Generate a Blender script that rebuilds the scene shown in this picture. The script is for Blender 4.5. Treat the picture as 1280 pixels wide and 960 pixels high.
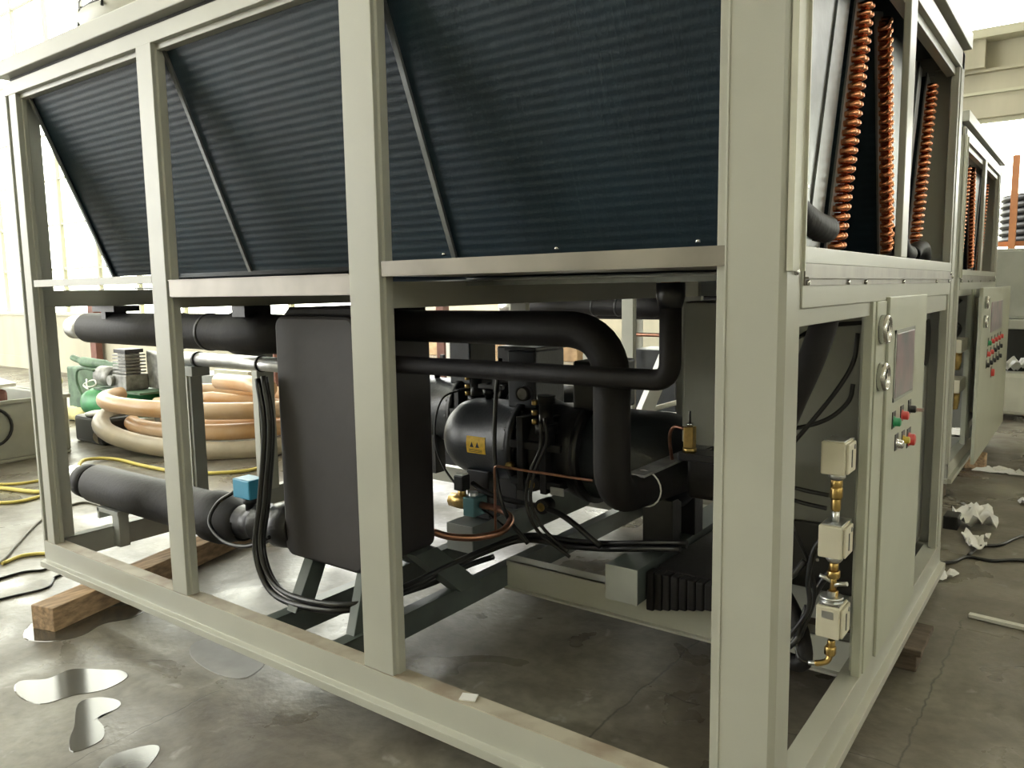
import bpy, math, random
from mathutils import Vector, Matrix
random.seed(3)
for ob in list(bpy.data.objects): bpy.data.objects.remove(ob)
SC = bpy.context.scene
COL = SC.collection
PI = math.pi

# ------------------------------------------------------------------ camera
cam_d = bpy.data.cameras.new('camera'); cam = bpy.data.objects.new('camera', cam_d); COL.objects.link(cam)
cam_d.sensor_width = 36.0; cam_d.lens = 36.0 * 982.5 / 1280.0
cam_d.clip_start = 0.05; cam_d.clip_end = 300
RX, UP, BK = (0.80422, 0.59413, -0.01536), (-0.05899, 0.10551, 0.99267), (0.59140, -0.79742, 0.11990)
cam.matrix_world = Matrix(((RX[0], UP[0], BK[0], 0.471), (RX[1], UP[1], BK[1], -1.5), (RX[2], UP[2], BK[2], 1.31), (0, 0, 0, 1)))
SC.camera = cam

# ------------------------------------------------------------------ world and exposure
W = bpy.data.worlds.new('world'); SC.world = W; W.use_nodes = True
bg = W.node_tree.nodes['Background']; bg.inputs[0].default_value = (1.0, 1.0, 0.965, 1); bg.inputs[1].default_value = 9.6
SC.view_settings.view_transform = 'Standard'; SC.view_settings.look = 'None'
SC.view_settings.gamma = 1.0; SC.view_settings.exposure = 0.0; SC.view_settings.use_curve_mapping = False

# ------------------------------------------------------------------ materials
def mat(name, col, rough=0.5, metal=0.0, var=0.0, vscale=6.0, bump=0.0, bscale=60.0, stretch=None, spec=None, col2=None, lo=0.35, hi=0.65, coat=0.0, rvar=0.0):
    m = bpy.data.materials.new(name); m.use_nodes = True
    nt = m.node_tree; p = nt.nodes['Principled BSDF']
    p.inputs['Base Color'].default_value = (*col, 1); p.inputs['Roughness'].default_value = rough; p.inputs['Metallic'].default_value = metal
    if spec is not None: p.inputs['Specular IOR Level'].default_value = spec
    if coat: p.inputs['Coat Weight'].default_value = coat
    tc = nt.nodes.new('ShaderNodeTexCoord'); mp = nt.nodes.new('ShaderNodeMapping')
    nt.links.new(tc.outputs['Object'], mp.inputs[0])
    if stretch: mp.inputs['Scale'].default_value = stretch
    if var or col2:
        n = nt.nodes.new('ShaderNodeTexNoise'); n.inputs['Scale'].default_value = vscale; n.inputs['Detail'].default_value = 5
        nt.links.new(mp.outputs[0], n.inputs['Vector'])
        r = nt.nodes.new('ShaderNodeValToRGB')
        c2 = col2 if col2 else tuple(min(1, c * (1 + var)) for c in col); c1 = tuple(c * (1 - var) for c in col)
        r.color_ramp.elements[0].color = (*c1, 1); r.color_ramp.elements[1].color = (*c2, 1)
        r.color_ramp.elements[0].position = lo; r.color_ramp.elements[1].position = hi
        nt.links.new(n.outputs[0], r.inputs[0]); nt.links.new(r.outputs[0], p.inputs['Base Color'])
        if rvar:
            mr = nt.nodes.new('ShaderNodeMapRange'); mr.inputs['To Min'].default_value = rough - rvar; mr.inputs['To Max'].default_value = rough + rvar
            nt.links.new(n.outputs[0], mr.inputs[0]); nt.links.new(mr.outputs[0], p.inputs['Roughness'])
    if bump:
        n2 = nt.nodes.new('ShaderNodeTexNoise'); n2.inputs['Scale'].default_value = bscale; n2.inputs['Detail'].default_value = 3
        nt.links.new(mp.outputs[0], n2.inputs['Vector'])
        b = nt.nodes.new('ShaderNodeBump'); b.inputs['Strength'].default_value = bump; b.inputs['Distance'].default_value = 0.01
        nt.links.new(n2.outputs[0], b.inputs['Height']); nt.links.new(b.outputs[0], p.inputs['Normal'])
    return m

PAINT = mat('grey_green_frame_paint', (0.40, 0.402, 0.355), 0.36, var=0.05, vscale=3, bump=0.03, bscale=220)
PAINTD = mat('dull_grey_paint', (0.30, 0.31, 0.29), 0.5, var=0.10, vscale=5)
RUSTY = mat('rubbed_frame_top', (0.33, 0.27, 0.21), 0.5, col2=(0.46, 0.43, 0.35), var=0.1, vscale=9)
PANEL = mat('cabinet_paint', (0.42, 0.43, 0.355), 0.42, var=0.04, vscale=3)
INNER = mat('cabinet_side_sheet', (0.26, 0.265, 0.24), 0.45, metal=0.15, var=0.15, vscale=3)
GALV = mat('galvanised_sheet', (0.21, 0.22, 0.22), 0.42, metal=0.75, var=0.22, vscale=9, bump=0.03)
STAIN = mat('stainless_strip', (0.225, 0.208, 0.182), 0.40, metal=0.5, var=0.15, vscale=4, stretch=(1.2, 4, 1))
CREAM = mat('cream_plate', (0.50, 0.50, 0.42), 0.5, var=0.08, vscale=5)
COPPER = mat('copper_tube', (0.72, 0.30, 0.16), 0.24, metal=1.0, var=0.18, vscale=30)
COPPERD = mat('dull_copper_pipe', (0.42, 0.22, 0.16), 0.32, metal=0.95, var=0.25, vscale=25)
RUB = mat('black_rubber_foam', (0.010, 0.009, 0.010), 0.60, var=0.25, vscale=7, bump=0.16, bscale=45, spec=0.28)
RUBL = mat('foam_sheet_cladding', (0.028, 0.025, 0.027), 0.55, var=0.2, vscale=4, bump=0.10, bscale=25)
TAPE = mat('black_tape_wrap', (0.014, 0.014, 0.017), 0.34, var=0.2, vscale=10, bump=0.25, bscale=22)
CABLE = mat('black_cable_jacket', (0.012, 0.012, 0.013), 0.33)
CASTB = mat('dark_painted_casting', (0.022, 0.026, 0.032), 0.36, var=0.25, vscale=8, bump=0.10, bscale=80)
CASTK = mat('black_iron', (0.012, 0.012, 0.014), 0.42, var=0.2, vscale=20, bump=0.1)
STEEL = mat('bright_steel', (0.66, 0.66, 0.66), 0.25, metal=1.0)
ZINC = mat('zinc_pipe_end', (0.62, 0.63, 0.64), 0.33, metal=0.9, var=0.12, vscale=18)
BRASS = mat('brass', (0.60, 0.42, 0.16), 0.32, metal=1.0, var=0.15, vscale=40)
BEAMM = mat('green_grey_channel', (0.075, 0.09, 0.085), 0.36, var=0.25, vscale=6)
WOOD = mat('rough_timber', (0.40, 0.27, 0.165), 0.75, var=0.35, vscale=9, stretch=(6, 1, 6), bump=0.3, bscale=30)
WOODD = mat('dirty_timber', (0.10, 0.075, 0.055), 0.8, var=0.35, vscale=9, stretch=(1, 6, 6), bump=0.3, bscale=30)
PLYW = mat('pale_wood_board', (0.48, 0.33, 0.20), 0.7, var=0.2, vscale=7)
WHITE = mat('white_plastic', (0.74, 0.74, 0.70), 0.45)
IVORY = mat('ivory_plastic_casing', (0.62, 0.585, 0.47), 0.42, var=0.03, vscale=20)
PAPER = mat('white_rag', (0.78, 0.78, 0.78), 0.85, bump=0.4, bscale=18)
BLUEB = mat('blue_plastic', (0.05, 0.30, 0.50), 0.4)
TEAL = mat('teal_body', (0.10, 0.22, 0.24), 0.4, metal=0.3)
YELLOW = mat('yellow_label', (0.80, 0.50, 0.03), 0.55, var=0.12, vscale=60)
YCABLE = mat('yellow_cable_jacket', (0.72, 0.60, 0.16), 0.5)
GCABLE = mat('grey_cable_jacket', (0.16, 0.15, 0.12), 0.5)
HOSET = mat('tan_pvc_hose', (0.62, 0.36, 0.17), 0.34, col2=(0.66, 0.50, 0.36), var=0.12, vscale=2.2)
HOSEG = mat('greyish_pvc_hose', (0.36, 0.31, 0.24), 0.4, col2=(0.52, 0.45, 0.35), var=0.15, vscale=3)
GREEN = mat('green_tank_paint', (0.04, 0.27, 0.09), 0.42, var=0.3, vscale=6)
GREEND = mat('dusty_green', (0.10, 0.17, 0.11), 0.6, var=0.35, vscale=8)
GREYM = mat('grey_machine', (0.25, 0.25, 0.24), 0.5, metal=0.3, var=0.35, vscale=14)
BINM = mat('grey_bin_plastic', (0.36, 0.37, 0.33), 0.6, var=0.1, vscale=4)
REDB = mat('red_button', (0.62, 0.06, 0.05), 0.35)
GREENB = mat('green_button', (0.03, 0.30, 0.12), 0.35)
YELB = mat('yellow_button', (0.55, 0.42, 0.05), 0.35)
BLACKP = mat('black_plastic', (0.012, 0.012, 0.012), 0.35)
SCREEN = mat('protective_film_screen', (0.22, 0.24, 0.27), 0.28, col2=(0.36, 0.26, 0.30), var=0.12, vscale=9)
BROWN = mat('red_brown_steel', (0.18, 0.075, 0.055), 0.6, var=0.2)
ORANGE = mat('orange_rack_steel', (0.60, 0.26, 0.12), 0.5, var=0.1)
WALLM = mat('cream_plaster', (0.46, 0.435, 0.34), 0.8, var=0.10, vscale=1.6, stretch=(1.5, 1.5, 0.35))
WALLG = mat('grey_green_wall', (0.42, 0.44, 0.38), 0.8, var=0.08, vscale=1.2)
CEILM = mat('roof_sheet', (0.60, 0.56, 0.42), 0.8, var=0.05)
MULM = mat('window_bar_paint', (0.55, 0.54, 0.42), 0.6)
BAGM = mat('pale_yellow_sack', (0.62, 0.56, 0.26), 0.7, var=0.2, vscale=8, bump=0.3, bscale=10)

# ribbed condenser fins: navy lacquer with fine scratches
def fin_mat():
    m = mat('blue_black_fins', (0.010, 0.024, 0.038), 0.5, var=0.18, vscale=3, spec=0.28)
    nt = m.node_tree; p = nt.nodes['Principled BSDF']
    tc = nt.nodes.new('ShaderNodeTexCoord')
    mp = nt.nodes.new('ShaderNodeMapping'); mp.inputs['Scale'].default_value = (420, 3, 3)
    n = nt.nodes.new('ShaderNodeTexNoise'); n.inputs['Scale'].default_value = 1; n.inputs['Detail'].default_value = 2
    b = nt.nodes.new('ShaderNodeBump'); b.inputs['Strength'].default_value = 0.35; b.inputs['Distance'].default_value = 0.003
    nt.links.new(tc.outputs['Object'], mp.inputs[0]); nt.links.new(mp.outputs[0], n.inputs['Vector'])
    nt.links.new(n.outputs[0], b.inputs['Height']); nt.links.new(b.outputs[0], p.inputs['Normal'])
    
    return m
FIN = fin_mat()

def glass_mat():
    m = bpy.data.materials.new('dusty_window_glass'); m.use_nodes = True; nt = m.node_tree; nt.nodes.clear()
    o = nt.nodes.new('ShaderNodeOutputMaterial'); mx = nt.nodes.new('ShaderNodeMixShader'); mx.inputs[0].default_value = 0.06
    t = nt.nodes.new('ShaderNodeBsdfTransparent'); t.inputs[0].default_value = (0.97, 0.98, 0.93, 1)
    g = nt.nodes.new('ShaderNodeBsdfGlossy'); g.inputs['Roughness'].default_value = 0.08
    nt.links.new(t.outputs[0], mx.inputs[1]); nt.links.new(g.outputs[0], mx.inputs[2]); nt.links.new(mx.outputs[0], o.inputs[0])
    return m
GLASS = glass_mat()

def floor_mat():
    m = bpy.data.materials.new('worn_concrete_floor'); m.use_nodes = True; nt = m.node_tree; L = nt.links
    p = nt.nodes['Principled BSDF']; tc = nt.nodes.new('ShaderNodeTexCoord')
    def noise(s, d=6, dist=0.0):
        n = nt.nodes.new('ShaderNodeTexNoise'); n.inputs['Scale'].default_value = s; n.inputs['Detail'].default_value = d
        n.inputs['Distortion'].default_value = dist; L.new(tc.outputs['Object'], n.inputs['Vector']); return n
    def ramp(a, c0, p0, c1, p1):
        r = nt.nodes.new('ShaderNodeValToRGB'); r.color_ramp.elements[0].position = p0; r.color_ramp.elements[1].position = p1
        r.color_ramp.elements[0].color = (*c0, 1); r.color_ramp.elements[1].color = (*c1, 1); L.new(a, r.inputs[0]); return r
    def mix(mode, f, a, b):
        x = nt.nodes.new('ShaderNodeMixRGB'); x.blend_type = mode; x.inputs[0].default_value = f; L.new(a, x.inputs[1]); L.new(b, x.inputs[2]); return x.outputs[0]
    c = ramp(noise(1.1, 7, 0.6).outputs[0], (0.115, 0.098, 0.078), 0.35, (0.235, 0.222, 0.18), 0.66).outputs[0]
    c = mix('MULTIPLY', 0.75, c, ramp(noise(3.6, 8, 1.2).outputs[0], (0.52, 0.48, 0.45), 0.36, (1, 1, 1), 0.58).outputs[0])
    c = mix('MULTIPLY', 0.5, c, ramp(noise(26, 6).outputs[0], (0.6, 0.58, 0.56), 0.34, (1.0, 1.0, 1.0), 0.6).outputs[0])
    c = mix('SCREEN', 0.35, c, ramp(noise(11, 9, 0.4).outputs[0], (0, 0, 0), 0.64, (0.5, 0.5, 0.5), 0.78).outputs[0])
    # cracks: distance to a few line segments, wobbled by noise
    wob = noise(9, 4); add = nt.nodes.new('ShaderNodeVectorMath'); add.operation = 'MULTIPLY_ADD'
    L.new(wob.outputs['Color'], add.inputs[0]); add.inputs[1].default_value = (0.05, 0.05, 0); L.new(tc.outputs['Object'], add.inputs[2])
    sep = nt.nodes.new('ShaderNodeSeparateXYZ'); L.new(add.outputs[0], sep.inputs[0])
    def m2(op, a, b=None, cl=False):
        n = nt.nodes.new('ShaderNodeMath'); n.operation = op; n.use_clamp = cl
        for i, v in enumerate((a, b)):
            if v is None: continue
            if isinstance(v, (int, float)): n.inputs[i].default_value = v
            else: L.new(v, n.inputs[i])
        return n.outputs[0]
    mask = None
    for (x0, y0, x1, y1, w) in [(-0.655, 0.2, -0.645, 1.3, 0.006), (0.105, 0.4, 0.125, 1.9, 0.005), (-0.6, 0.72, 0.12, 0.72, 0.004), (-1.77, -0.7, -1.80, -0.1, 0.003),
                                (-6, 0.30, -1.9, -0.9, 0.004), (0.12, 2.2, 3.0, 2.3, 0.004), (0.9, -1.0, 1.0, 5.0, 0.005)]:
        dx, dy = x1 - x0, y1 - y0; ln = math.hypot(dx, dy); ux, uy = dx / ln, dy / ln
        px = m2('SUBTRACT', sep.outputs[0], x0 + 0.025); py = m2('SUBTRACT', sep.outputs[1], y0 + 0.025)
        t = m2('ADD', m2('MULTIPLY', px, ux), m2('MULTIPLY', py, uy)); d = m2('ABSOLUTE', m2('SUBTRACT', m2('MULTIPLY', px, uy), m2('MULTIPLY', py, ux)))
        inside = m2('MULTIPLY', m2('GREATER_THAN', t, 0.0), m2('LESS_THAN', t, ln))
        k = m2('MULTIPLY', inside, m2('SUBTRACT', 1.0, m2('DIVIDE', d, w), True), True)
        mask = k if mask is None else m2('MAXIMUM', mask, k)
    dk = nt.nodes.new('ShaderNodeMixRGB'); L.new(m2('MULTIPLY', mask, 0.75), dk.inputs[0]); L.new(c, dk.inputs[1]); dk.inputs[2].default_value = (0.03, 0.027, 0.024, 1)
    L.new(dk.outputs[0], p.inputs['Base Color'])
    rr = ramp(noise(2.2, 6, 0.8).outputs[0], (0.22, 0.22, 0.22), 0.35, (0.48, 0.48, 0.48), 0.62); L.new(rr.outputs[0], p.inputs['Roughness'])
    b = nt.nodes.new('ShaderNodeBump'); b.inputs['Strength'].default_value = 0.25; b.inputs['Distance'].default_value = 0.006
    h = m2('SUBTRACT', noise(40, 5).outputs[0], m2('MULTIPLY', mask, 0.3)); L.new(h, b.inputs['Height']); L.new(b.outputs[0], p.inputs['Normal'])
    return m
FLOOR = floor_mat()
def water_mat():
    m = mat('shallow_water', (0.06, 0.055, 0.045), 0.13, spec=1.0); return m
WATER = water_mat()
PATCH = mat('pale_cement_patch', (0.25, 0.245, 0.24), 0.5, var=0.12, vscale=12)

# ------------------------------------------------------------------ mesh helper
class M:
    def __init__(s): s.v = []; s.f = []; s.s = []
    def add(s, vs, fs, smooth=False):
        b = len(s.v); s.v += [tuple(v) for v in vs]; s.f += [tuple(i + b for i in f) for f in fs]; s.s += [smooth] * len(fs); return s
    def box(s, x0, x1, y0, y1, z0, z1):
        vs = [(x, y, z) for z in (z0, z1) for y in (y0, y1) for x in (x0, x1)]
        return s.add(vs, [(0, 2, 3, 1), (4, 5, 7, 6), (0, 1, 5, 4), (2, 6, 7, 3), (0, 4, 6, 2), (1, 3, 7, 5)])
    def obox(s, c, size, rot=(0, 0, 0)):
        from mathutils import Euler
        R = Euler(rot).to_matrix(); c = Vector(c); h = [k / 2 for k in size]
        vs = [c + R @ Vector((x * h[0], y * h[1], z * h[2])) for z in (-1, 1) for y in (-1, 1) for x in (-1, 1)]
        return s.add(vs, [(0, 2, 3, 1), (4, 5, 7, 6), (0, 1, 5, 4), (2, 6, 7, 3), (0, 4, 6, 2), (1, 3, 7, 5)])
    def prism(s, poly, axis, a, b, smooth=False):
        def P(u, w, t): return {'x': (t, u, w), 'y': (u, t, w), 'z': (u, w, t)}[axis]
        n = len(poly); vs = [P(u, w, a) for u, w in poly] + [P(u, w, b) for u, w in poly]
        s.add(vs, [tuple(range(n))[::-1], tuple(range(n, 2 * n))])
        b0 = len(s.v) - 2 * n
        s.f += [(b0 + i, b0 + (i + 1) % n, b0 + n + (i + 1) % n, b0 + n + i) for i in range(n)]; s.s += [smooth] * n
        return s
    def tube(s, pts, r, seg=12, cap=True, smooth=True):
        pts = [Vector(p) for p in pts]; n = len(pts); rs = r if isinstance(r, (list, tuple)) else [r] * n
        T = [((pts[min(i + 1, n - 1)] - pts[max(i - 1, 0)])).normalized() for i in range(n)]
        up = Vector((0, 0, 1)) if abs(T[0].z) < 0.9 else Vector((1, 0, 0)); N = T[0].cross(up).normalized(); vs = []
        for i in range(n):
            if i: N = (N - T[i] * N.dot(T[i])).normalized()
            B = T[i].cross(N)
            for k in range(seg):
                a = 2 * PI * k / seg; vs.append(pts[i] + (N * math.cos(a) + B * math.sin(a)) * rs[i])
        fs = [(i * seg + k, i * seg + (k + 1) % seg, (i + 1) * seg + (k + 1) % seg, (i + 1) * seg + k) for i in range(n - 1) for k in range(seg)]
        s.add(vs, fs, smooth)
        if cap:
            b = len(s.v) - n * seg
            s.f += [tuple(b + k for k in range(seg))[::-1], tuple(b + (n - 1) * seg + k for k in range(seg))]; s.s += [False, False]
        return s
    def lathe(s, c, axis, prof, seg=32):
        # prof: list of (distance along axis, radius)
        a = Vector({'x': (1, 0, 0), 'y': (0, 1, 0), 'z': (0, 0, 1)}[axis]) if isinstance(axis, str) else Vector(axis).normalized()
        u = a.cross(Vector((0, 0, 1)) if abs(a.z) < 0.9 else Vector((1, 0, 0))).normalized(); w = a.cross(u); c = Vector(c); vs = []
        for t, r in prof:
            for k in range(seg):
                g = 2 * PI * k / seg; vs.append(c + a * t + (u * math.cos(g) + w * math.sin(g)) * max(r, 1e-5))
        n = len(prof)
        fs = [(i * seg + k, i * seg + (k + 1) % seg, (i + 1) * seg + (k + 1) % seg, (i + 1) * seg + k) for i in range(n - 1) for k in range(seg)]
        s.add(vs, fs, False)
        b = len(s.s) - len(fs)
        for i in range(n - 1):
            dt = abs(prof[i + 1][0] - prof[i][0]); dr = abs(prof[i + 1][1] - prof[i][1])
            sm = dt > dr * 0.25
            for k in range(seg): s.s[b + i * seg + k] = sm
        b0 = len(s.v) - n * seg
        s.f += [tuple(b0 + k for k in range(seg))[::-1], tuple(b0 + (n - 1) * seg + k for k in range(seg))]; s.s += [False, False]
        return s

def spline(pts, n=6):
    P = [Vector(p) for p in pts]; P = [P[0] * 2 - P[1]] + P + [P[-1] * 2 - P[-2]]; out = []
    for i in range(1, len(P) - 2):
        a, b, c, d = P[i - 1:i + 3]
        for k in range(n):
            t = k / n
            out.append(0.5 * ((2 * b) + (c - a) * t + (2 * a - 5 * b + 4 * c - d) * t * t + (3 * b - a - 3 * c + d) * t ** 3))
    out.append(P[-2]); return out
def bend(pts, rad, n=8):
    P = [Vector(p) for p in pts]; out = [P[0]]
    for i in range(1, len(P) - 1):
        a = (P[i - 1] - P[i]); b = (P[i + 1] - P[i]); r = rad[i - 1] if isinstance(rad, (list, tuple)) else rad
        r = min(r, a.length * 0.98, b.length * 0.98)
        p0 = P[i] + a.normalized() * r; p1 = P[i] + b.normalized() * r
        th = a.angle(b); 
        for k in range(n + 1):
            t = k / n
            # true circular fillet
            q = p0 * (1 - t) ** 2 + P[i] * 2 * t * (1 - t) + p1 * t * t
            out.append(q)
    out.append(P[-1]); return out

ROOT = {}
def ob(name, mb, m, parent=None, bevel=0.0, kind=None):
    me = bpy.data.meshes.new(name); off = Vector(ROOT.get(parent.name, (0, 0, 0))) if parent else Vector((0, 0, 0))
    me.from_pydata([tuple(Vector(v) - off) for v in mb.v], [], mb.f); me.polygons.foreach_set('use_smooth', mb.s); me.materials.append(m); me.update()
    o = bpy.data.objects.new(name, me); COL.objects.link(o)
    if parent: o.parent = parent; ROOT[o.name] = tuple(off)
    else: ROOT[o.name] = (0, 0, 0)
    if bevel:
        b = o.modifiers.new('bevel', 'BEVEL'); b.width = bevel; b.segments = 2; b.limit_method = 'ANGLE'; b.angle_limit = math.radians(50)
    if kind: o['kind'] = kind
    return o
def inst(src, name, parent, loc):
    # another piece with shared mesh, placed in world coordinates relative to its source
    o = src.copy(); o.name = name; COL.objects.link(o); o.parent = parent; o.location = Vector(loc); ROOT[o.name] = ROOT.get(parent.name, (0, 0, 0)); return o
def thing(name, label, cat, loc, group=None):
    o = bpy.data.objects.new(name, None); COL.objects.link(o); o.empty_display_size = 0.1
    o.location = loc; ROOT[o.name] = tuple(loc); o['label'] = label; o['category'] = cat
    if group: o['group'] = group
    return o
def tag(o, label, cat, group=None, kind=None):
    o['label'] = label; o['category'] = cat
    if group: o['group'] = group
    if kind: o['kind'] = kind
    return o
def dup(root, d, label):
    r = root.copy(); COL.objects.link(r); r.location = Vector(root.location) + Vector(d); r['label'] = label
    ROOT[r.name] = tuple(r.location)
    for ch in list(root.children):
        c = ch.copy(); COL.objects.link(c); c.parent = r
        for g in list(ch.children):
            e = g.copy(); COL.objects.link(e); e.parent = c
    return r
def struct(name, mb, m, bevel=0.0):
    return ob(name, mb, m, None, bevel, 'structure')

# ------------------------------------------------------------------ the hall
YW = 4.75
struct('floor', M().add([(-26, -9, 0), (9, -9, 0), (9, 24, 0), (-26, 24, 0)], [(0, 1, 2, 3)]), FLOOR)
struct('ceiling', M().box(-7.0, 9, -9, 18, 7.6, 7.75).box(-26, -12, -9, 5, 7.6, 7.75).box(-12, -7, 0.5, 5, 7.6, 7.75), CEILM)
struct('wall_right', M().box(8.8, 9, -9, 14, 0, 4.3).box(8.8, 9, -9, 14, 5.6, 7.6).box(8.8, 9, 2.0, 14, 4.3, 5.6), WALLM)
w4 = struct('added_side_window', M().box(8.86, 8.94, -9, 2.0, 4.3, 4.4), MULM)  # unseen window added to strengthen light from the right
for k in range(5): ob('window_post', M().box(8.86, 8.94, -9 + 2.4 * k, -8.9 + 2.4 * k, 4.4, 5.6), MULM, w4)
ob('pane', M().box(8.898, 8.902, -9, 2.0, 4.4, 5.6), GLASS, w4)
struct('wall_front', M().box(-12, 9, -9, -8.8, 0, 7.6), WALLM)
struct('light_block_wall', M().box(-26.2, -26, -9, 5, 0, 4.2), WALLM)  # unseen wall added to cut daylight from the left end
# low wall with tall glazing behind the left end
struct('wall_left', M().box(-26, -6.4, YW, YW + 0.24, 0, 0.98), WALLM)
struct('trim_1', M().box(-26, -6.4, YW - 0.04, YW + 0.26, 0.98, 1.03), MULM)
struct('baseboard_left', M().box(-26, -6.4, YW - 0.012, YW, 0.0, 0.22), WALLM)
w1 = struct('window_1', M().box(-26, -6.4, YW + 0.08, YW + 0.14, 7.5, 7.6), MULM)
for k in range(17):
    ob('window_post', M().box(-6.52 - k * 1.2, -6.46 - k * 1.2, YW + 0.08, YW + 0.14, 1.03, 7.5), MULM, w1)
for z in (1.75, 2.5, 3.25, 4.0, 5.0, 6.2):
    ob('window_bar', M().box(-26, -6.4, YW + 0.09, YW + 0.13, z, z + 0.035), MULM, w1)
ob('pane', M().box(-26, -6.4, YW + 0.108, YW + 0.112, 1.03, 7.5), GLASS, w1)
# far wall with crane beam and high glazing on the right
YB = 12.0
struct('wall_back', M().box(-12, 9, YB, YB + 0.25, 0, 1.75).box(-12, 9, YB, YB + 0.25, 3.66, 4.72), WALLM)
w2 = struct('window_2', M().box(-12, 9, YB + 0.1, YB + 0.16, 3.6, 3.66), MULM)
for k in range(11): ob('window_post', M().box(-12 + k * 2.0, -11.94 + k * 2.0, YB + 0.1, YB + 0.16, 1.75, 3.6), MULM, w2)
ob('pane', M().box(-12, 9, YB + 0.128, YB + 0.132, 1.75, 3.6), GLASS, w2)
struct('trim_2', M().box(-12, 9, YB - 0.32, YB, 4.70, 4.82).box(-12, 9, YB - 0.06, YB, 3.98, 4.02), MULM)
struct('trim_3', M().box(-12, 9, YB - 0.10, YB, 4.28, 4.32), WALLM)
for x in (-1.05, 0.75, 2.6): struct('trim_4', M().box(x - 0.42, x + 0.06, YB - 0.22, YB, 4.32, 4.70).box(x - 0.55, x - 0.47, YB - 0.28, YB, 4.28, 4.5), WALLM)
# unseen skylight over the left bay, added to light the front faces
w3 = struct('added_skylight', M().box(-12, -7, -9, -8.8, 7.6, 7.7), MULM)
for k in range(3): ob('window_bar', M().box(-10.8 + 1.3 * k, -10.72 + 1.3 * k, -9, 0.5, 7.6, 7.68), MULM, w3)
for y in (-6.5, -4, -1.5): ob('window_post', M().box(-12, -7, y, y + 0.1, 7.6, 7.7), MULM, w3)
ob('pane', M().box(-12, -7, -9, 0.5, 7.64, 7.645), GLASS, w3)

# ------------------------------------------------------------------ chiller frame
H0, H1, ZT, ZC = 0.10, 0.215, 2.20, 2.285     # base bottom / top, frame top, deck top
LX, WY = -3.29, 2.18
fr = thing('chiller_frame', 'grey-green steel frame of the nearest chiller, open sided, nearest the camera', 'machine frame', (-1.6, 1.1, H0))
def corner_post(sx, sy, x, y):
    # folded corner post: thick L with a small set-back lip, outer corner at (x, y); legs point towards sx, sy
    c = 0.012; w = 0.118; d = 0.11; t = 0.032
    pl = [(w, -0.002), (w - 0.004, -0.002), (w - 0.004, 0), (c, 0), (0, c), (0, d - 0.03), (0.004, d - 0.03), (0.004, d), (t, d), (t, t), (w + 0.022, t), (w + 0.022, 0.014), (w, 0.014)]
    pl = [(x + sx * a, y + sy * b) for a, b in pl]
    if sx * sy > 0: pl = pl[::-1]
    return M().prism(pl[::-1], 'z', H1, ZT)
ob('corner_post', corner_post(-1, 1, 0, 0), PAINT, fr, 0.002)
ob('corner_post', corner_post(-1, -1, 0, WY), PAINT, fr, 0.002)
# far left front corner shows its folded hollow side
def far_corner():
    pl = [(LX, 0.05), (LX, 0.0), (LX + 0.018, 0), (LX + 0.018, 0.03), (LX + 0.045, 0.03), (LX + 0.045, 0), (LX + 0.110, 0), (LX + 0.110, 0.022), (LX + 0.116, 0.022), (LX + 0.116, 0.04), (LX + 0.035, 0.04), (LX + 0.035, 0.12), (LX, 0.12)]
    return M().prism(pl, 'z', H1, ZT - 0.052)
ob('corner_post', far_corner(), PAINT, fr, 0.002)
ob('corner_post', corner_post(1, -1, LX, WY), PAINT, fr, 0.002)
def mid_post(x0, w, y=0.0, s=1, z0=H1):
    pl = [(x0, y), (x0 + w, y), (x0 + w, y + s * 0.014), (x0 + w + 0.006, y + s * 0.018), (x0 + w + 0.006, y + s * 0.046), (x0, y + s * 0.046)]
    return M().prism(pl if s > 0 else pl[::-1], 'z', z0, ZT - 0.05)
ob('post', mid_post(-2.225, 0.095), PAINT, fr, 0.002)
ob('post', mid_post(-1.198, 0.119), PAINT, fr, 0.002)
ob('post', mid_post(-2.225, 0.10, WY, -1), PAINT, fr, 0.002)
ob('post', mid_post(-1.198, 0.119, WY, -1), PAINT, fr, 0.002)
# end-face mullion above the drip tray, and narrow posts on the far end
ob('mullion', M().box(-0.020, 0.0, 1.075, 1.165, 1.386, 2.136), PAINT, fr, 0.003)
ob('mullion', M().box(LX + 0.05, LX + 0.10, 1.10, 1.21, H1, 1.30), PAINT, fr, 0.003)
# top rails with folded lips
for (y0, y1, yl0, yl1) in ((0.0, 0.045, 0.018, 0.05), (WY - 0.045, WY, WY - 0.05, WY - 0.018)):
    ob('top_rail', M().box(LX + 0.001, -0.01, y0, y1, 2.148, ZT).box(LX + 0.1, -0.1, yl0, yl1, 2.128, 2.148), PAINT, fr, 0.002)
for (x0, x1, a, b) in ((-0.045, 0.0, -0.05, -0.018), (LX, LX + 0.045, LX + 0.018, LX + 0.05)):
    ob('top_rail', M().box(x0, x1, 0.02, WY - 0.02, 2.135, ZT).box(a, b, 0.1, WY - 0.1, 2.105, 2.135), PAINT, fr, 0.002)
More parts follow.
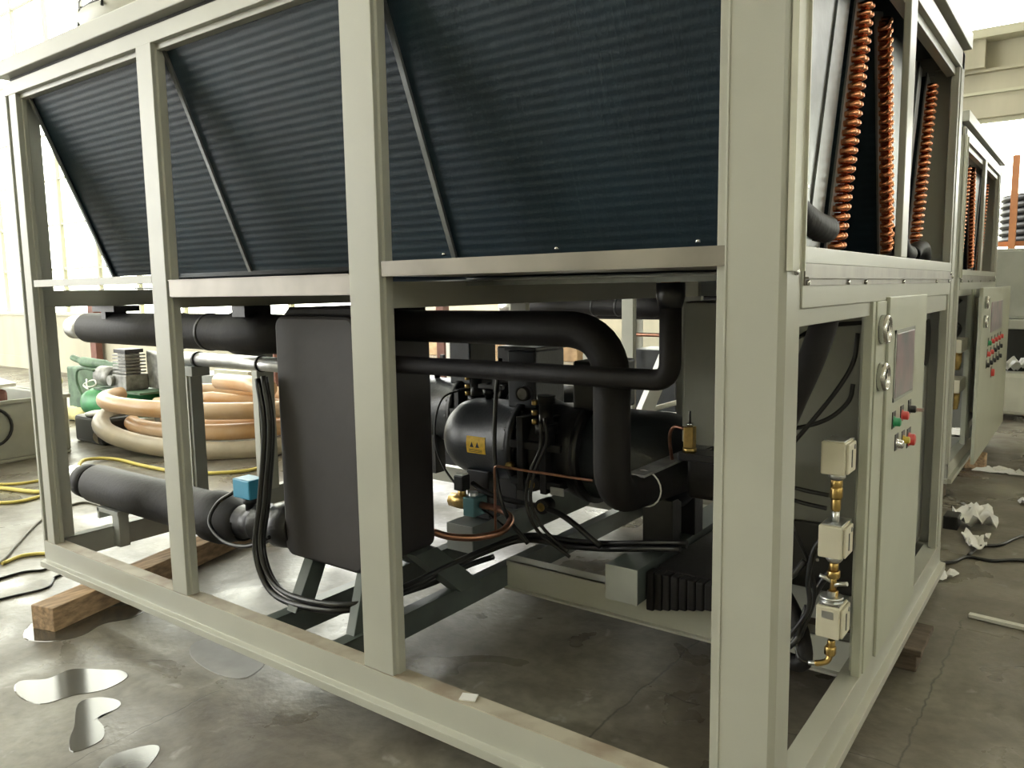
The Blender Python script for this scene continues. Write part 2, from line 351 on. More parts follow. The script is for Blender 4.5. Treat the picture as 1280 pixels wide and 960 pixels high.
# base channels: inward top flange (rubbed), web, outward lower flange
def base(axis, a, b, o, s):
    # o: outer coordinate, s: +1 if outside is towards +
    pl = [(o - s * 0.055, H1), (o, H1), (o, H0 + 0.030), (o + s * 0.022, H0 + 0.026), (o + s * 0.022, H0), (o - s * 0.006, H0), (o - s * 0.006, H1 - 0.008), (o - s * 0.055, H1 - 0.008)]
    return M().prism(pl, 'x' if axis == 'x' else 'y', a, b)
bf = ob('base_rail', base('x', LX, 0.0, 0.0, -1), PAINT, fr, 0.0015)
ob('rubbed_edge', M().box(LX, -0.115, 0.0, 0.054, H1, H1 + 0.0035), RUSTY, bf)
ob('base_rail', base('x', LX, 0.0, WY, 1), PAINT, fr, 0.0015)
ob('base_rail', base('y', 0.0, WY, 0.0, 1), PAINT, fr, 0.0015)
ob('base_rail', M().box(LX, LX + 0.006, 0.05, WY, H0, H1).box(LX, LX + 0.05, 0.05, WY, H1 - 0.006, H1 + 0.001).box(LX + 0.044, LX + 0.05, 0.05, WY, H0 + 0.015, H1), PAINTD, fr, 0.001)
# floor cross members and the long middle rail
for x in (-1.755, -1.415):
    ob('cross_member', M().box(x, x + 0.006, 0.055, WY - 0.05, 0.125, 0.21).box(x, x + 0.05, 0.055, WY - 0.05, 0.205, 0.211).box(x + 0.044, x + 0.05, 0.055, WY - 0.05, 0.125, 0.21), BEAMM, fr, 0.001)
ob('middle_rail', M().box(-1.37, -0.02, 0.925, 0.932, 0.12, 0.235).box(-1.37, -0.02, 0.925, 0.985, 0.228, 0.235).box(-1.37, -0.02, 0.905, 0.93, 0.12, 0.128), PAINT, fr, 0.001)
# deep cross beams under the coils
for x in (LX + 0.05, -2.135, -1.085, -0.08):
    ob('cross_beam', M().box(x - 0.05, x, 0.048, WY - 0.05, 1.262, 1.335), PAINT, fr, 0.002)
# lower end face: header rail, gauge column, slim right post, lower door stop
ob('end_rail', M().box(-0.03, 0.0, 0.11, WY - 0.1, 1.262, 1.345).box(-0.030, -0.008, 0.11, 0.74, 1.225, 1.262), PAINT, fr, 0.002)
ob('end_rail', M().box(-0.03, 0.0, 0.11, WY - 0.1, 1.352, 1.386), PAINT, fr, 0.002)
ob('gauge_column', M().box(-0.024, 0.0, 0.742, 0.772, H1, 1.262).box(-0.035, 0.004, 0.772, 0.889, H1, 1.262), PANEL, fr, 0.002)
ob('end_post', M().box(-0.014, 0.0, 1.495, 1.515, H1, 1.262).box(-0.04, -0.01, 1.53, WY - 0.1, 1.20, 1.262), PAINT, fr, 0.002)
ob('back_rail', M().box(LX + 0.05, -0.05, WY - 0.045, WY, 1.262, 1.345), PAINTD, fr, 0.002)
# roof deck
ob('roof_deck', M().box(LX - 0.02, 0.02, -0.022, WY + 0.022, 2.222, ZC), PAINT, fr, 0.004)
ob('deck_gap_shade', M().box(LX + 0.02, -0.02, 0.02, WY - 0.02, 2.20, 2.222), BLACKP, fr)  # black strip standing in for the shaded gap under the deck
# stainless drip trays
ob('drip_strip', M().box(-1.075, -0.118, 0.004, 0.010, 1.351, 1.389).box(-1.075, -0.118, 0.004, 0.36, 1.349, 1.352), STAIN, fr)
ob('drip_strip', M().box(-2.12, -1.2, 0.004, 0.010, 1.302, 1.357).box(-2.12, -1.2, 0.0, 0.30, 1.357, 1.3595).box(-2.12, -1.2, 0.010, 0.36, 1.30, 1.303), STAIN, fr)
ob('drip_strip', M().box(LX + 0.13, -2.226, 0.0, 0.04, 1.350, 1.378), PAINT, fr)
dt = ob('drip_tray', M().box(-3.2, -0.02, 0.30, 2.05, 1.336, 1.340).box(-1.075, -0.12, 0.36, 0.363, 1.322, 1.345), GALV, fr)
ob('drip_strip', M().box(0.0, 0.003, 0.115, WY - 0.11, 1.308, 1.352).box(0.003, 0.010, 0.115, WY - 0.11, 1.322, 1.325), STAIN, fr)
for y in (0.13, 0.45, 0.62, 1.1, 1.7, 2.0):
    ob('bolt', M().lathe((0.003, y, 1.314), 'x', [(0, 0.006), (0.004, 0.006), (0.006, 0.003)], 10), STEEL, fr)
for (y, z) in ((0.06, 1.335), (0.105, 1.50), (2.05, 1.345), (2.09, 1.33)):
    ob('bolt', M().lathe((0.0, y, z), 'x', [(0, 0.007), (0.005, 0.007), (0.008, 0.003)], 10), STEEL, fr)
ob('bolt', M().lathe((-0.128, 0.012, 1.384), 'y', [(0, 0.002), (-0.003, 0.005), (-0.001, 0.005)], 10), STEEL, fr)
for k in range(3): ob('bolt', M().lathe((-0.2 - k * 0.35, 0.06, 1.40), 'z', [(0, 0.006), (0.006, 0.005)], 8), STEEL, fr)
ob('end_trim', M().box(0.0, 0.012, 0.004, 0.010, 1.336, 2.15).box(0.0, 0.006, 0.010, 0.080, 1.336, 2.15).box(0.0, 0.012, 0.080, 0.086, 1.336, 2.15), CREAM, fr)

# ------------------------------------------------------------------ condenser coils
def coil(label, xa, xb, yb, zb, yt, zt, thick, bends=True, face=-1, seams=()):
    t = thing('condenser_coil', label, 'coil', ((xa + xb) / 2, yb, zb), None)
    d = Vector((0, yt - yb, zt - zb)); ln = d.length; d.normalize(); nrm = Vector((0, -d.z, d.y))  # outward normal, towards -y
    if nrm.y > 0: nrm = -nrm
    base_p = Vector((0, yb, zb))
    # ribbed fin faces on both sides
    for sgn, nm in ((1, 'fin_face'), (-1, 'fin_face')):
        if sgn == -1: off = -thick
        else: off = 0
        n = int(ln / 0.0254 * 6); vs = []; fs = []
        for i in range(n + 1):
            s_ = ln * i / n; wv = 0.0006 * math.cos(2 * PI * s_ / 0.0254)
            p = base_p + d * s_ + nrm * (off + sgn * wv)
            vs += [(xa, p.y, p.z), (xb, p.y, p.z)]
        fs = [(2 * i, 2 * i + 1, 2 * i + 3, 2 * i + 2) for i in range(n)]
        ob(nm, M().add(vs, fs, True), FIN, t)
    def slab(x0, x1, o0, o1, s0=0.0, s1=None):
        s1 = ln if s1 is None else s1
        c = [base_p + d * s0 + nrm * o0, base_p + d * s1 + nrm * o0, base_p + d * s1 + nrm * o1, base_p + d * s0 + nrm * o1]
        return [(p.y, p.z) for p in c], x0, x1
    for x0, x1 in ((xa - 0.004, xa + 0.002), (xb - 0.002, xb + 0.004)):
        pl, a, b = slab(x0, x1, 0.010, -thick - 0.010, -0.01, ln + 0.01)
        ob('end_plate', M().prism(pl, 'x', a, b), GALV, t)
    for xs in seams:
        pl, a, b = slab(xs - 0.009, xs + 0.009, 0.013, 0.004)
        ob('seam_strip', M().prism(pl, 'x', a, b), GALV, t, 0.001)
    if bends:
        P = 0.0268; k = 0; first = None; n = int((ln - 0.03) / P)
        # a hairpin: half ring between two neighbouring rows, leaning by half a pitch
        rows = [(-0.012, -0.032), (-0.042, -0.062)]
        for i in range(n):
            for j, (oa, obf) in enumerate(rows):
                s_ = 0.02 + i * P + (0.0 if j == 0 else P * 0.45)
                p0 = base_p + d * s_ + nrm * oa; p1 = base_p + d * (s_ + P * 0.55) + nrm * obf
                if first is None:
                    first = True; mid = (p0 + p1) / 2; hv = (p1 - p0) / 2; pts = []
                    x0 = xb + 0.002
                    pts.append(Vector((x0, 0, 0)) + mid - hv)
                    for q in range(9):
                        a = PI * q / 8; pts.append(Vector((x0 + 0.012 + 0.016 * math.sin(a), 0, 0)) + mid - hv * math.cos(a))
                    pts.append(Vector((x0, 0, 0)) + mid + hv)
                    src = ob('return_bend', M().tube(pts, 0.0088, 8, False), COPPER, t); ref = p0.copy()
                else:
                    inst(src, 'return_bend', t, p0 - ref)
    return t
coilA = coil('blue-black ribbed coil filling the long front openings of the near chiller', -3.16, -0.075, 0.345, 1.395, 0.045, 2.145, 0.07, False, seams=(-1.095, -2.12, -3.15))
coilB = coil('coil of the near chiller with the leftmost column of copper bends', -3.16, -0.105, 0.655, 1.39, 0.90, 2.13, 0.075)
coilC = coil('coil of the near chiller with thin copper column just left of the mullion', -3.16, -0.105, 1.285, 1.39, 1.115, 2.10, 0.075)
coilD = coil('coil of the near chiller with the copper column right of the mullion', -3.16, -0.105, 1.735, 1.39, 1.99, 2.10, 0.075)

# closing sheets inside the V at the end
bs = thing('baffle_sheet', 'galvanised sheet closing the coil gap behind the nearest corner post', 'metal sheet', (-0.09, 0.3, 1.39))
ob('sheet', M().prism([(0.05, 1.39), (0.63, 1.39), (0.875, 2.13), (0.05, 2.13)], 'x', -0.118, -0.113), GALV, bs)
ob('fold', M().prism([(0.50, 1.39), (0.512, 1.39), (0.757, 2.13), (0.745, 2.13)], 'x', -0.113, -0.107), GALV, bs)
ob('gusset', M().prism([(0.19, 1.80), (0.40, 2.04), (0.43, 2.04), (0.43, 1.62), (0.36, 1.58)], 'x', -0.100, -0.094), CREAM, bs)
mt = M()
for i in range(26): mt.lathe((-0.113, 0.445 - 0.002 * i + 0.0 * i, 1.42 + 0.0265 * i), 'x', [(0, 0.006), (0.012, 0.005)], 8)
ob('rivet_row', mt, GALV, bs, kind='stuff')
bs2 = thing('baffle_sheet', 'galvanised sheet behind the mullion of the near chiller, left of its third copper column', 'metal sheet', (-0.09, 1.5, 1.39))
ob('sheet', M().prism([(1.40, 1.39), (1.70, 1.39), (1.95, 2.12), (1.23, 2.12)], 'x', -0.118, -0.113), GALV, bs2)
ob('fold', M().prism([(1.58, 1.39), (1.59, 1.39), (1.85, 2.12), (1.84, 2.12)], 'x', -0.113, -0.104), GALV, bs2)
bs3 = thing('baffle_sheet', 'dull grey-green sheet at the far right of the near chiller coils', 'metal sheet', (-0.3, 2.1, 1.39))
ob('sheet', M().prism([(1.82, 1.39), (2.14, 1.39), (2.14, 2.12), (2.07, 2.12)], 'x', -0.145, -0.14), PAINTD, bs3)
# insulated elbows at the foot of the coils
def elbow_hose(label, pts, r, cat='pipe', name='insulated_hose', m=RUB, seg=16, group=None):
    o = ob(name, M().tube(spline(pts, 5), r, seg), m); tag(o, label, cat, group); return o
hA = elbow_hose('fat black insulated elbow at the foot of the leftmost copper column', [(-0.09, 0.20, 1.53), (-0.075, 0.28, 1.475), (-0.072, 0.42, 1.448), (-0.078, 0.55, 1.445)], 0.034)
hB = elbow_hose('black insulated elbow at the foot of the copper column right of the mullion', [(-0.07, 1.36, 1.47), (-0.07, 1.42, 1.44), (-0.07, 1.50, 1.415), (-0.07, 1.58, 1.412)], 0.030)
hC = elbow_hose('black insulated stub arching beside the right corner post above the drip tray', [(-0.07, 1.66, 1.41), (-0.07, 1.74, 1.435), (-0.07, 1.86, 1.44), (-0.08, 1.96, 1.41)], 0.026)

# ------------------------------------------------------------------ fans on the roof deck
def fan(label, x, y):
    t = thing('roof_fan', label, 'fan', (x, y, ZC), 'fans on the chiller roof')
    ob('shroud', M().lathe((x, y, ZC), 'z', [(0, 0.44), (0.12, 0.42), (0.14, 0.43), (0.14, 0.40), (0.02, 0.41)], 40), WHITE, t)
    g = M()
    for r, h in ((0.42, 0.15), (0.42, 0.19), (0.37, 0.22), (0.31, 0.24), (0.25, 0.255), (0.19, 0.265), (0.13, 0.27)):
        g.tube([(x + r * math.cos(2 * PI * k / 36), y + r * math.sin(2 * PI * k / 36), ZC + h) for k in range(37)], 0.004, 5, False)
    ob('guard_ring', g, BLACKP, t, kind='stuff')
    for k in range(8):
        a = 2 * PI * k / 8 + 0.2
        ob('guard_rib', M().tube([(x + 0.43 * math.cos(a), y + 0.43 * math.sin(a), ZC + 0.12), (x + 0.42 * math.cos(a), y + 0.42 * math.sin(a), ZC + 0.195), (x + 0.30 * math.cos(a), y + 0.30 * math.sin(a), ZC + 0.245), (x + 0.08 * math.cos(a), y + 0.08 * math.sin(a), ZC + 0.275)], 0.006, 6), BLACKP, t)
    ob('motor', M().lathe((x, y, ZC), 'z', [(0.02, 0.09), (0.20, 0.09), (0.225, 0.06)], 20), BLACKP, t)
    for k in range(5):
        a = 2 * PI * k / 5
        ob('blade', M().obox((x + 0.24 * math.cos(a), y + 0.24 * math.sin(a), ZC + 0.08), (0.30, 0.13, 0.006), (0.5, 0, a)), BLACKP, t)
    return t
fan('black wire fan guard on the roof deck at the top left', -2.72, 0.53)

# ------------------------------------------------------------------ plate heat exchanger in foam cladding
he = thing('heat_exchanger', 'tall block clad in charcoal foam standing behind the middle post', 'heat exchanger', (-1.71, 0.47, 0.335))
def rbox(x0, x1, y0, y1, z0, z1, r):
    # box with rounded top and bottom edges when seen along y and rounded vertical edges
    pl = []
    for (cx, cz, a0) in ((x1 - r, z0 + r, -90), (x1 - r, z1 - r, 0), (x0 + r, z1 - r, 90), (x0 + r, z0 + r, 180)):
        for k in range(6): a = math.radians(a0 + 18 * k); pl.append((cx + r * math.cos(a), cz + r * math.sin(a)))
    return pl
pl = rbox(-1.925, -1.50, 0, 0, 0.335, 1.228, 0.045)
ob('cladding', M().prism(pl[::-1], 'y', 0.285, 0.655, True), RUBL, he, 0.012)
ob('cladding_seam', M().box(-1.512, -1.494, 0.278, 0.30, 0.36, 1.20), RUB, he, 0.006)
ob('top_band', M().prism([(-1.90, 1.225), (-1.50, 1.225), (-1.50, 1.262), (-1.86, 1.258)], 'y', 0.30, 0.64), RUB, he, 0.01)
for (xa, xb, y0, y1) in ((-1.90, -1.96, 0.30, 0.36), (-1.90, -1.96, 0.58, 0.64), (-1.54, -1.47, 0.30, 0.36), (-1.54, -1.47, 0.58, 0.64)):
    pass
def leg_plate(p0, p1, w, t=0.008):
    a = Vector(p0); b = Vector(p1); y = Vector((0, w, 0)); n = Vector((t, 0, 0))
    vs = [a, a + y, a + y + n, a + n, b, b + y, b + y + n, b + n]
    return M().add(vs, [(0, 1, 2, 3), (4, 7, 6, 5), (0, 4, 5, 1), (1, 5, 6, 2), (2, 6, 7, 3), (3, 7, 4, 0)])
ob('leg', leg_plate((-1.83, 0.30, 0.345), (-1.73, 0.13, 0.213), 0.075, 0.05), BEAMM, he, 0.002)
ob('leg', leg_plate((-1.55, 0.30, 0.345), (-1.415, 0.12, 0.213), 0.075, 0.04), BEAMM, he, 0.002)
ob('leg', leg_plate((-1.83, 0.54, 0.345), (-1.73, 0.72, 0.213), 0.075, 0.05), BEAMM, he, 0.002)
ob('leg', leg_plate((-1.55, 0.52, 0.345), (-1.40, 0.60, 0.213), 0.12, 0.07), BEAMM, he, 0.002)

# ------------------------------------------------------------------ water pipes on the left
up = thing('water_pipe', 'upper thick black insulated pipe with bright steel end, running left from the foam block', 'pipe', (-2.9, 0.36, 1.154))
ob('insulation', M().lathe((-3.50, 0.365, 1.154), 'x', [(0, 0.060), (0.02, 0.072), (0.9, 0.074), (1.20, 0.075), (1.24, 0.086), (1.36, 0.088), (1.40, 0.078), (1.575, 0.073)], 32), RUB, up)
ob('pipe_end', M().lathe((-3.64, 0.365, 1.154), 'x', [(0, 0.050), (0.012, 0.057), (0.17, 0.057)], 28), ZINC, up)
ob('pipe_bore', M().lathe((-3.641, 0.365, 1.154), 'x', [(0, 0.044), (0.002, 0.044)], 24), BLACKP, up)
ob('hanger', M().box(-3.30, -3.10, 0.30, 0.42, 1.235, 1.262).box(-3.24, -3.20, 0.31, 0.41, 1.16, 1.25), CASTK, up)
ob('hanger', M().box(-2.20, -2.12, 0.30, 0.42, 1.22, 1.262), CASTK, up)
for k in range(3): ob('tape_band', M().lathe((-2.68 + 0.22 * k, 0.365, 1.154), 'x', [(0, 0.0745), (0.004, 0.078), (0.018, 0.078), (0.022, 0.0745)], 28), TAPE, up)
lw = thing('water_pipe', 'lower black insulated pipe with white metal end, resting on a small bracket', 'pipe', (-2.9, 0.35, 0.38))
ob('insulation', M().lathe((-3.50, 0.35, 0.377), 'x', [(0, 0.088), (0.01, 0.094), (0.60, 0.095), (0.98, 0.097), (1.02, 0.108), (1.10, 0.108), (1.20, 0.078), (1.24, 0.070)], 32), RUB, lw)
ob('end_collar', M().lathe((-3.63, 0.35, 0.377), 'x', [(0, 0.062), (0.02, 0.084), (0.115, 0.088)], 32), RUB, lw)
ob('pipe_end', M().lathe((-3.755, 0.35, 0.377), 'x', [(0.0, 0.056), (0.012, 0.063), (0.14, 0.064)], 28), ZINC, lw)
ob('tape_wrap', M().lathe((-2.27, 0.35, 0.385), (1, 0, 0.12), [(0, 0.070), (0.05, 0.060), (0.10, 0.066), (0.13, 0.084), (0.16, 0.060), (0.22, 0.063), (0.25, 0.088), (0.29, 0.088), (0.36, 0.075)], 28), TAPE, lw)
sb = thing('pipe_bracket', 'grey steel stub post with small saddle under the lower black pipe', 'bracket', (-3.22, 0.33, H1))
ob('post', M().box(-3.245, -3.185, 0.29, 0.34, H0 + 0.02, 0.29), PAINTD, sb, 0.002)
ob('saddle', M().box(-3.38, -3.18, 0.285, 0.345, 0.27, 0.292).box(-3.38, -3.36, 0.285, 0.345, 0.235, 0.29), PAINTD, sb, 0.002)
fs = thing('flow_switch', 'small bright blue box on the lower black pipe left of the foam block', 'switch', (-2.2, 0.35, 0.50))
ob('casing', M().box(-2.265, -2.155, 0.30, 0.38, 0.500, 0.578), BLUEB, fs, 0.006)
ob('stem', M().lathe((-2.21, 0.34, 0.43), 'z', [(0, 0.02), (0.04, 0.02), (0.045, 0.028), (0.07, 0.028)], 16), CASTK, fs)
ob('cable', M().tube(spline([(-2.265, 0.31, 0.52), (-2.33, 0.27, 0.47), (-2.33, 0.23, 0.40), (-2.22, 0.22, 0.345), (-2.08, 0.23, 0.35), (-1.97, 0.25, 0.40)], 6), 0.008, 8), CABLE, fs)
# second steel pipe behind with its post
sp = thing('steel_pipe', 'slim bright steel pipe behind the upper black pipe, held on a grey post', 'pipe', (-2.6, 0.72, 0.98))
ob('tube', M().lathe((-3.30, 0.72, 0.985), 'x', [(0, 0.034), (1.45, 0.034)], 24), ZINC, sp)
ob('clamp', M().lathe((-3.14, 0.72, 0.985), 'x', [(0, 0.036), (0, 0.039), (0.02, 0.039), (0.02, 0.036)], 24), CABLE, sp)
ob('clamp', M().lathe((-2.62, 0.72, 0.985), 'x', [(0, 0.036), (0, 0.039), (0.012, 0.039), (0.012, 0.036)], 24), CABLE, sp)
sq = thing('pipe_bracket', 'short grey post with bolted plate under the slim steel pipe', 'bracket', (-3.2, 0.72, H1))
ob('post', M().box(-3.235, -3.18, 0.70, 0.765, H1, 0.915), PAINTD, sq, 0.002)
ob('front_edge', M().box(-3.24, -3.20, 0.692, 0.70, H1, 0.90), PAINT, sq)
ob('plate', M().box(-3.27, -3.13, 0.68, 0.78, 0.90, 0.95), PAINTD, sq, 0.003)

# ------------------------------------------------------------------ refrigerant pipes on the right
su = thing('suction_pipe', 'large black pipe arching from the foam block down in front of the compressor', 'pipe', (-0.65, 0.5, 0.69))
pts = bend([(-1.52, 0.5, 1.188), (-0.65, 0.5, 1.188), (-0.65, 0.5, 0.685), (-0.585, 1.34, 0.670)], [0.16, 0.11], 10)
ob('insulation', M().tube(pts, 0.0545, 24), RUB, su)
for q, (yy, zz) in enumerate(((0.68, 0.682), (1.02, 0.676))):
    rp = [Vector((-0.636 + 0.034 * q * 0.8 + 0.058 * math.cos(2 * PI * k / 20), yy + 0.0, zz + 0.058 * math.sin(2 * PI * k / 20))) for k in range(21)]
    ob('cable_tie', M().tube(rp, 0.0028, 5, False), WHITE, su)
ob('sleeve_strip', M().box(-0.665, -0.605, 0.62, 1.18, 0.732, 0.740), GREYM, su)
ob('end_flange', M().lathe((-0.588, 1.30, 0.671), 'y', [(0, 0.055), (0, 0.085), (0.04, 0.085), (0.04, 0.05)], 24), CASTK, su)
ln_ = thing('liquid_pipe', 'thin black insulated pipe running level to a riser beside the nearest corner post', 'pipe', (-0.9, 0.40, 1.06))
ob('insulation', M().tube(bend([(-1.51, 0.40, 1.063), (-0.42, 0.40, 1.063), (-0.42, 0.40, 1.30)], 0.05, 8), 0.029, 20), RUB, ln_)
ob('riser_collar', M().lathe((-0.42, 0.40, 1.255), 'z', [(0, 0.030), (0.03, 0.038), (0.065, 0.038)], 20), TAPE, ln_)
ob('riser_top', M().lathe((-0.42, 0.40, 1.315), 'z', [(0, 0.026), (0.02, 0.026)], 16), COPPERD, ln_)
g = thing('copper_loop', 'polished copper return loop low beside the foam block', 'copper pipe', (-1.5, 0.8, 0.33))
ob('pipe', M().tube(spline([(-1.56, 0.70, 0.375), (-1.50, 0.74, 0.355), (-1.42, 0.80, 0.35), (-1.36, 0.88, 0.362), (-1.37, 0.96, 0.39), (-1.44, 0.99, 0.41), (-1.54, 0.98, 0.42)], 6), 0.0145, 12), COPPERD, g)
ob('capillary', M().tube(bend([(-1.37, 0.86, 0.375), (-1.37, 0.86, 0.63), (-0.93, 0.86, 0.63)], 0.02, 5), 0.0055, 8), COPPERD, g)
ev = thing('expansion_valve', 'brass valve with teal body and black coil feeding the copper loop', 'valve', (-1.58, 0.98, 0.42))
ob('body', M().lathe((-1.70, 0.98, 0.42), 'x', [(0, 0.03), (0.05, 0.035), (0.09, 0.03), (0.12, 0.022)], 8), BRASS, ev)
ob('flange', M().box(-1.60, -1.54, 0.935, 1.025, 0.375, 0.455), TEAL, ev, 0.004)
ob('nut', M().lathe((-1.58, 0.98, 0.44), 'z', [(0, 0.022), (0.03, 0.022)], 6), ZINC, ev)
ob('solenoid', M().box(-1.665, -1.615, 0.955, 1.005, 0.47, 0.535), BLACKP, ev, 0.004)
ob('solenoid_cap', M().box(-1.660, -1.62, 0.96, 1.0, 0.535, 0.543), WHITE, ev, 0.002)
ob('stem', M().lathe((-1.64, 0.98, 0.44), 'z', [(0, 0.018), (0.035, 0.018)], 8), BRASS, ev)

# support channel under the compressor
sc_ = thing('support_channel', 'dark grey-green steel channel with pale cut end lying across the middle rail', 'steel beam', (-0.78, 1.4, 0.243))
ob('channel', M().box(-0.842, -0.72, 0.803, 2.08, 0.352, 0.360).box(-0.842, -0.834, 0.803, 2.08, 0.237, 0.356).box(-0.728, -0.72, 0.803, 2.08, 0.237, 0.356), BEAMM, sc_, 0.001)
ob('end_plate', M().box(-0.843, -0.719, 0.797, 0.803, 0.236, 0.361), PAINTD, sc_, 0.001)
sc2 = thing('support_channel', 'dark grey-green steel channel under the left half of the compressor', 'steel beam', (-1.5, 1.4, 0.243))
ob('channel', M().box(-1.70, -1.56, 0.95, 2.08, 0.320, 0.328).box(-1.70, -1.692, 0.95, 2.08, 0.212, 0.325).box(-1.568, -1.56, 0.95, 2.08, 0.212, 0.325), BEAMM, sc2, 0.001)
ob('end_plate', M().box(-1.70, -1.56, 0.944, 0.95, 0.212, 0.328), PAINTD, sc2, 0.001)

# ------------------------------------------------------------------ compressors
def compressor(label, x, y, z, sticker=True):
    t = thing('compressor', label, 'compressor', (x + 0.6, y, z - 0.3))
    R0 = 0.172
    ob('motor_housing', M().lathe((x, y, z), 'x', [(0, 0.02), (0.008, 0.08), (0.03, 0.125), (0.07, 0.155), (0.12, R0 - 0.003), (0.16, R0), (0.44, R0), (0.46, R0 + 0.02)], 48), CASTB, t)
    ob('flange', M().lathe((x + 0.42, y, z), 'x', [(0, 0.17), (0, 0.205), (0.035, 0.205), (0.035, 0.17)], 48), CASTK, t)
    for k in range(14):
        a = 2 * PI * k / 14
        ob('flange_bolt', M().lathe((x + 0.405, y + 0.19 * math.cos(a), z + 0.19 * math.sin(a)), 'x', [(0, 0.009), (0.06, 0.009)], 6), CASTK, t)
    ob('rotor_housing', M().lathe((x + 0.455, y, z), 'x', [(0, 0.19), (0.06, 0.195), (0.10, 0.18), (0.20, 0.185), (0.24, 0.20), (0.30, 0.20), (0.30, 0.175)], 40), CASTK, t)
    ob('rib', M().box(x + 0.46, x + 0.70, y - 0.215, y - 0.15, z - 0.13, z - 0.10).box(x + 0.46, x + 0.70, y - 0.215, y - 0.15, z + 0.02, z + 0.05), CASTK, t, 0.004)
    ob('rib', M().box(x + 0.50, x + 0.53, y - 0.222, y - 0.10, z - 0.15, z + 0.15).box(x + 0.61, x + 0.64, y - 0.222, y - 0.10, z - 0.15, z + 0.15), CASTK, t, 0.004)
    ob('separator_shell', M().lathe((x + 0.75, y, z - 0.005), 'x', [(0, 0.17), (0.02, 0.184), (0.30, 0.184), (0.37, 0.165), (0.41, 0.12), (0.43, 0.05)], 48), CASTB, t)
    ob('shell_flange', M().lathe((x + 0.735, y, z), 'x', [(0, 0.17), (0, 0.21), (0.03, 0.21), (0.03, 0.17)], 40), CASTK, t)
    ob('terminal_box', M().box(x + 0.37, x + 0.51, y - 0.10, y + 0.12, z + 0.16, z + 0.40), CASTB, t, 0.008)
    ob('terminal_lid', M().box(x + 0.36, x + 0.52, y - 0.11, y + 0.13, z + 0.40, z + 0.415), CASTK, t, 0.004)
    ob('valve_block', M().box(x + 0.70, x + 0.86, y - 0.12, y + 0.10, z + 0.18, z + 0.37), CASTK, t, 0.01)
    ob('stop_valve', M().lathe((x + 0.63, y - 0.20, z + 0.04), 'z', [(0, 0.03), (0.05, 0.035), (0.05, 0.045), (0.09, 0.045), (0.09, 0.028), (0.17, 0.028), (0.17, 0.036), (0.20, 0.036)], 16), CASTK, t)
    for zz in (0.165, 0.205, 0.13): ob('brass_nut', M().lathe((x + 0.60, y - 0.235, z + zz), 'z', [(0, 0.012), (0.018, 0.012)], 6), BRASS, t)
    ob('union', M().lathe((x + 0.47, y - 0.21, z - 0.05), 'y', [(0, 0.014), (-0.03, 0.014), (-0.03, 0.008), (-0.04, 0.008)], 8), BRASS, t)
    for (xx, zz) in ((0.575, -0.115), (0.62, -0.20)):
        ob('sight_glass', M().lathe((x + xx, y - 0.19, z + zz), 'y', [(0.02, 0.030), (-0.035, 0.030), (-0.035, 0.018), (-0.028, 0.017)], 20), CASTK, t)
        ob('sight_ring', M().lathe((x + xx, y - 0.228, z + zz), 'y', [(0, 0.017), (-0.004, 0.017), (-0.004, 0.011), (0, 0.011)], 20), BRASS, t)
    ob('top_valve', M().lathe((x + 0.19, y, z + 0.16), 'z', [(0, 0.016), (0.03, 0.016), (0.03, 0.026), (0.055, 0.026), (0.055, 0.01), (0.085, 0.01)], 10), CASTK, t)
    ob('valve_arm', M().box(x + 0.14, x + 0.27, y - 0.012, y + 0.012, z + 0.215, z + 0.235).box(x + 0.22, x + 0.245, y - 0.01, y + 0.01, z + 0.20, z + 0.30), CASTK, t, 0.003)
    ob('gauge', M().lathe((x + 0.55, y - 0.24, z + 0.245), 'y', [(0.02, 0.028), (-0.012, 0.030), (-0.012, 0.025), (-0.006, 0.024)], 24), CASTK, t)
    ob('gauge_dial', M().lathe((x + 0.55, y - 0.247, z + 0.245), 'y', [(0, 0.022), (-0.002, 0.022)], 20), GREYM, t)
    for xx in (0.17, 1.015):
        for ya in (-0.14, 0.06): ob('foot', M().box(x + xx, x + xx + 0.12, y + ya, y + ya + 0.08, z - 0.33 + (0.03 if xx > 0.5 else 0), z - 0.12), CASTK, t, 0.004)
    ob('name_plate', M().box(x + 0.66, x + 0.72, y - 0.222, y - 0.216, z - 0.145, z - 0.115), ZINC, t)
    if sticker:
        st = ob('warning_label', M().prism([(y - 0.1722 * math.cos(a), z + 0.1722 * math.sin(a)) for a in (-0.22, -0.08, 0.06, 0.20)] + [(y - 0.1738 * math.cos(a), z + 0.1738 * math.sin(a)) for a in (0.20, 0.06, -0.08, -0.22)], 'x', x + 0.20, x + 0.30), YELLOW, t)
        sy = M()
        for dx in (0.03, 0.06):
            yy = y - 0.1745
            sy.add([(x + 0.20 + dx - 0.010, yy, z - 0.012), (x + 0.20 + dx + 0.010, yy, z - 0.012), (x + 0.20 + dx, yy, z + 0.012)], [(0, 1, 2)])
        for k in range(3): sy.add([(x + 0.215, y - 0.1742, z - 0.020 - 0.005 * k), (x + 0.285, y - 0.1742, z - 0.020 - 0.005 * k), (x + 0.285, y - 0.1742, z - 0.022 - 0.005 * k), (x + 0.215, y - 0.1742, z - 0.022 - 0.005 * k)], [(0, 1, 2, 3)])
        ob('label_print', sy, BLACKP, st)
    return t
cmp1 = compressor('dark blue-grey screw compressor with yellow warning label', -1.85, 1.20, 0.66)
compressor('second black compressor mostly hidden behind the labelled one', -2.62, 1.72, 0.66, False)
